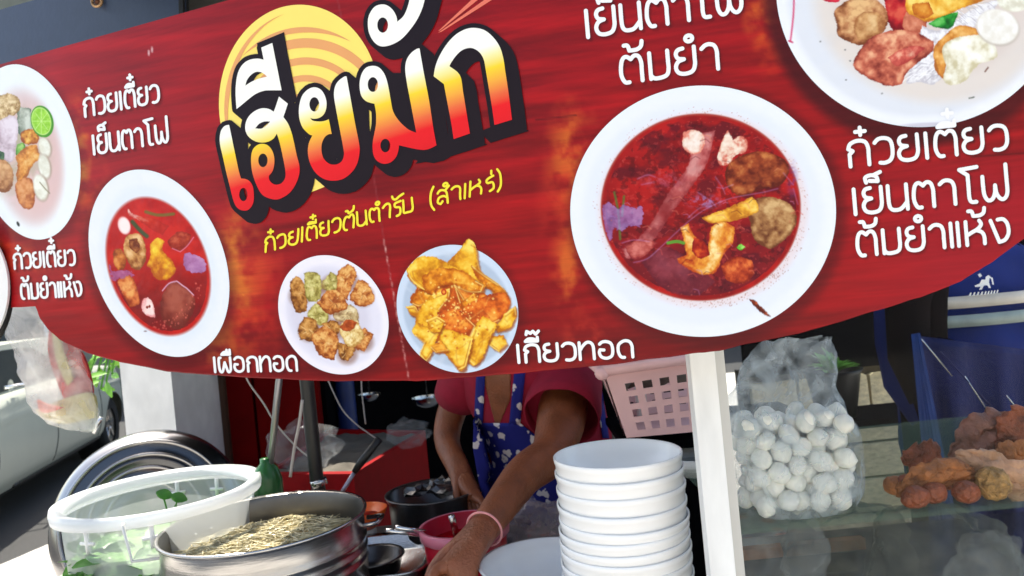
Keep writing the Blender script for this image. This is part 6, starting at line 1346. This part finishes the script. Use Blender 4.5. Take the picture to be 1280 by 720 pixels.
# the car: lofted shell in local coordinates, x along its length (away from us), y to its far side
car = thing('parked_car', 'silver green car parked along the street at the left', 'car', (0, 0, 0))
hd_ = Vector((-.25, 1, 0)).normalized(); c0 = Vector((-4.09 + .25 * 1.1, 4.6, 0)); far = Vector((-hd_.y, hd_.x, 0))
def CW(x, y, z): return c0 + hd_ * x + far * y + Vector((0, 0, z))
WX = (.5, 4.42); WR = .33; AR = .385
xs_ = sorted(set([round(v, 3) for v in np.linspace(0, 5.2, 105)] + [round(wx + AR * math.cos(t_), 3) for wx in WX for t_ in np.linspace(0, math.pi, 25)]))
def zbot(x):
    for wx in WX:
        if abs(x - wx) < AR: return max(.25, WR + math.sqrt(AR * AR - (x - wx) ** 2))
    return .25
def belt(x): return float(np.interp(x, [0, .3, 1.2, 1.6, 4.4, 4.9, 5.2], [.62, .78, .92, .97, 1.02, 1.0, .88]))
def sidey(x, z):
    e_ = .0 if .5 < x < 4.7 else (((.5 - x) / .5) ** 2 * .25 if x <= .5 else ((x - 4.7) / .5) ** 2 * .22)
    zz = (z - .62) / .4; cre = .012 * math.exp(-((z - .83) / .02) ** 2); return .07 * zz * zz + e_ - cre + (.03 * max(0, (.34 - z) / .1))
V = []; Fc = []; NZ = 22
for x in xs_:
    zb_, zt_ = zbot(x), belt(x)
    for j in range(NZ + 1): z = zb_ + (zt_ - zb_) * j / NZ; V.append(CW(x, sidey(x, z), z))
    V.append(CW(x, .16 + sidey(x, zt_), zt_ + .03)); V.append(CW(x, .9, zt_ + .05)); V.append(CW(x, 1.65, zt_ + .03)); V.append(CW(x, 1.76, .3))
m_ = NZ + 5
for i in range(len(xs_) - 1):
    for j in range(m_ - 1): k = i * m_ + j; Fc.append((k, k + m_, k + m_ + 1, k + 1))
Fc.append(tuple(range(m_))); Fc.append(tuple((len(xs_) - 1) * m_ + j for j in range(m_))[::-1])
obj('car_body', (V, Fc), M['car'], car)
# greenhouse
GHp = [(1.2, .93), (2.0, 1.42), (3.6, 1.45), (4.35, 1.03)]
V = [CW(x, y, z) for y in (.2, 1.6) for x, z in [(1.2, .94), (4.4, 1.04)]] + [CW(x, y, z) for y in (.38, 1.42) for x, z in [(2.0, 1.42), (3.6, 1.45)]]
obj('roof', (V, [(0, 1, 5, 4), (2, 6, 7, 3), (4, 5, 7, 6), (0, 4, 6, 2), (1, 3, 7, 5)]), M['car'], car, smooth=False)
gm = mat('car_window_glass', (.02, .025, .03), .06)
for xa, xb, ta, tb in [(1.5, 2.75, 2.05, 2.75), (2.83, 4.0, 2.83, 3.5)]: 
    f = lambda x, u: CW(x, .2 + .18 * u - .004, .96 + .46 * u + (x - 1.2) * .03 * (1 - u)); obj('side_window', ([f(xa, .1), f(xb, .1), f(tb, .9), f(ta, .9)], [(0, 1, 2, 3)]), gm, car, smooth=False)
dl = mat('door_gap', (.01, .01, .01), .9)
for xg in (1.2, 2.5, 3.9):
    pts = [CW(xg + (.0 if z > .5 else (.5 - z) * -.25), sidey(xg, z) - .0015, z) for z in np.linspace(.3, belt(xg), 14)]; obj('door_gap', tube(pts, .0045, 6), dl, car)
obj('sill_trim', tube([CW(x, sidey(x, .26) - .004, .262) for x in np.linspace(1.6, 3.95, 20)], .018, 8), M['black_plastic'], car)
hx = 1.7; hz = 1.5 - .0
def on_car(px, py):
    x_, z_ = ray(px, py); best = min(((abs((Vector((x_ * d, d, EYE + z_ * d)) - c0).dot(far)), d) for d in np.linspace(4, 11, 1400)))[1]; p = Vector((x_ * best, best, EYE + z_ * best)); return (p - c0).dot(hd_), p.z
hx, hz = on_car(27, 481)
dh = obj('door_handle', tube([CW(hx - .11, sidey(hx, hz) - .005, hz), CW(hx - .08, -.035, hz + .006), CW(hx + .07, -.035, hz + .006), CW(hx + .1, sidey(hx, hz) - .005, hz)], [.012, .014, .014, .012], 10), M['chrome'], car)
obj('handle_cup', xf(lathe([(.001, 0), (.05, 0), (.055, .006)], 24), Matrix.Translation(CW(hx + .02, sidey(hx, hz) + .0, hz)) @ Matrix.Rotation(math.atan2(hd_.y, hd_.x), 4, 'Z') @ Matrix.Rotation(R(90), 4, 'X')), M['car'], car)
for wx in WX:
    Mw = Matrix.Translation(CW(wx, .14, WR)) @ Matrix.Rotation(math.atan2(hd_.y, hd_.x), 4, 'Z') @ Matrix.Rotation(R(90), 4, 'X')
    wh = obj('wheel', xf(lathe([(.2, .08), (.3, .09), (.325, .07), (WR, .03), (WR, -.06), (.3, -.1), (.2, -.09)], 40), Mw), M['rubber'], car)
    og = origin(wh); rm_ = lathe([(.001, .06), (.03, .062), (.05, .05), (.16, .055), (.2, .075), (.205, .07), (.2, -.05)], 40); obj('rim', ([v - og for v in xf(rm_, Mw)[0]], rm_[1]), M['steel'], wh, local=True)
    for k in range(5):
        a = k * 1.2566; sp_ = xf(box(-.018, .018, .04, .19, .055, .068), Mw @ Matrix.Rotation(a, 4, 'Z')); obj('spoke', ([v - og for v in sp_[0]], sp_[1]), M['chrome'], wh, local=True, smooth=False)
    obj('wheel_well', xf(lathe([(.001, -.2), (AR + .02, -.2), (AR - .003, .0)], 32), Mw), M['rubber'], car)
obj('underbody', ([CW(x, y, z) for z in (.2, .3) for x, y in ((.3, .15), (4.95, .15), (4.95, 1.6), (.3, 1.6))], [(0, 1, 2, 3), (7, 6, 5, 4), (0, 4, 5, 1), (1, 5, 6, 2), (2, 6, 7, 3), (3, 7, 4, 0)]), M['rubber'], car, smooth=False)
# chrome parts near the rear arch
a1 = P(126, 528, 2.3); tag(obj('metal_hook', tube([P(117, 541, 2.2), P(122, 530, 2.2), P(127, 522, 2.2)], .006, 8), M['chrome']), 'small bright metal hook above the leaning lid', 'hook')
# leaves behind the banner edge
bush = thing('leafy_branch', 'sprig of bright green leaves between the hanging bag and the pillar', 'plant', P(140, 380, 3.0))
lm = mat('sunlit_leaf', rgb(120, 180, 60), .5, vary=.4, scale=20); b0 = P(150, 330, 3.0)
for k in range(6):
    t_ = P(112 + k * 7, 486 - abs(k - 2) * 9, 3.0 + random.uniform(-.1, .1)); obj('stem', tube([b0, b0.lerp(t_, .5) + Vector((.02, 0, .02)), t_], .004, 5), M['leaf'], bush)
    for j in range(9):
        c = t_.lerp(b0, j / 14); obj('leaf', leafg(c, random.uniform(.05, .085), .013, (random.gauss(-.5, .5), random.gauss(0, .4), random.gauss(-.3, .4)), (random.gauss(0, .5), -1, .8)), lm, bush)

# ---- street across the road behind the camera: a plain shop row and a kerb, added to bounce sunlight and be mirrored in metal and glass
sr = thing('added_shop_row', 'row of plain shophouses added behind the viewer for reflections and bounced light', 'building', (0, -8, 0))
obj('wall', box(-22, 22, -9.5, -8, 0, 4.4), mat('shop_row_wall', (.42, .4, .36), .9, vary=.25, scale=1.5), sr, smooth=False)
for k in range(11): obj('shutter', box(-21 + k * 4, -18 + k * 4, -7.99, -7.9, 0, 2.8), mat('shutter_grey', (.34, .34, .34), .6, vary=.3) if k == 0 else bpy.data.materials['shutter_grey'], sr, smooth=False)
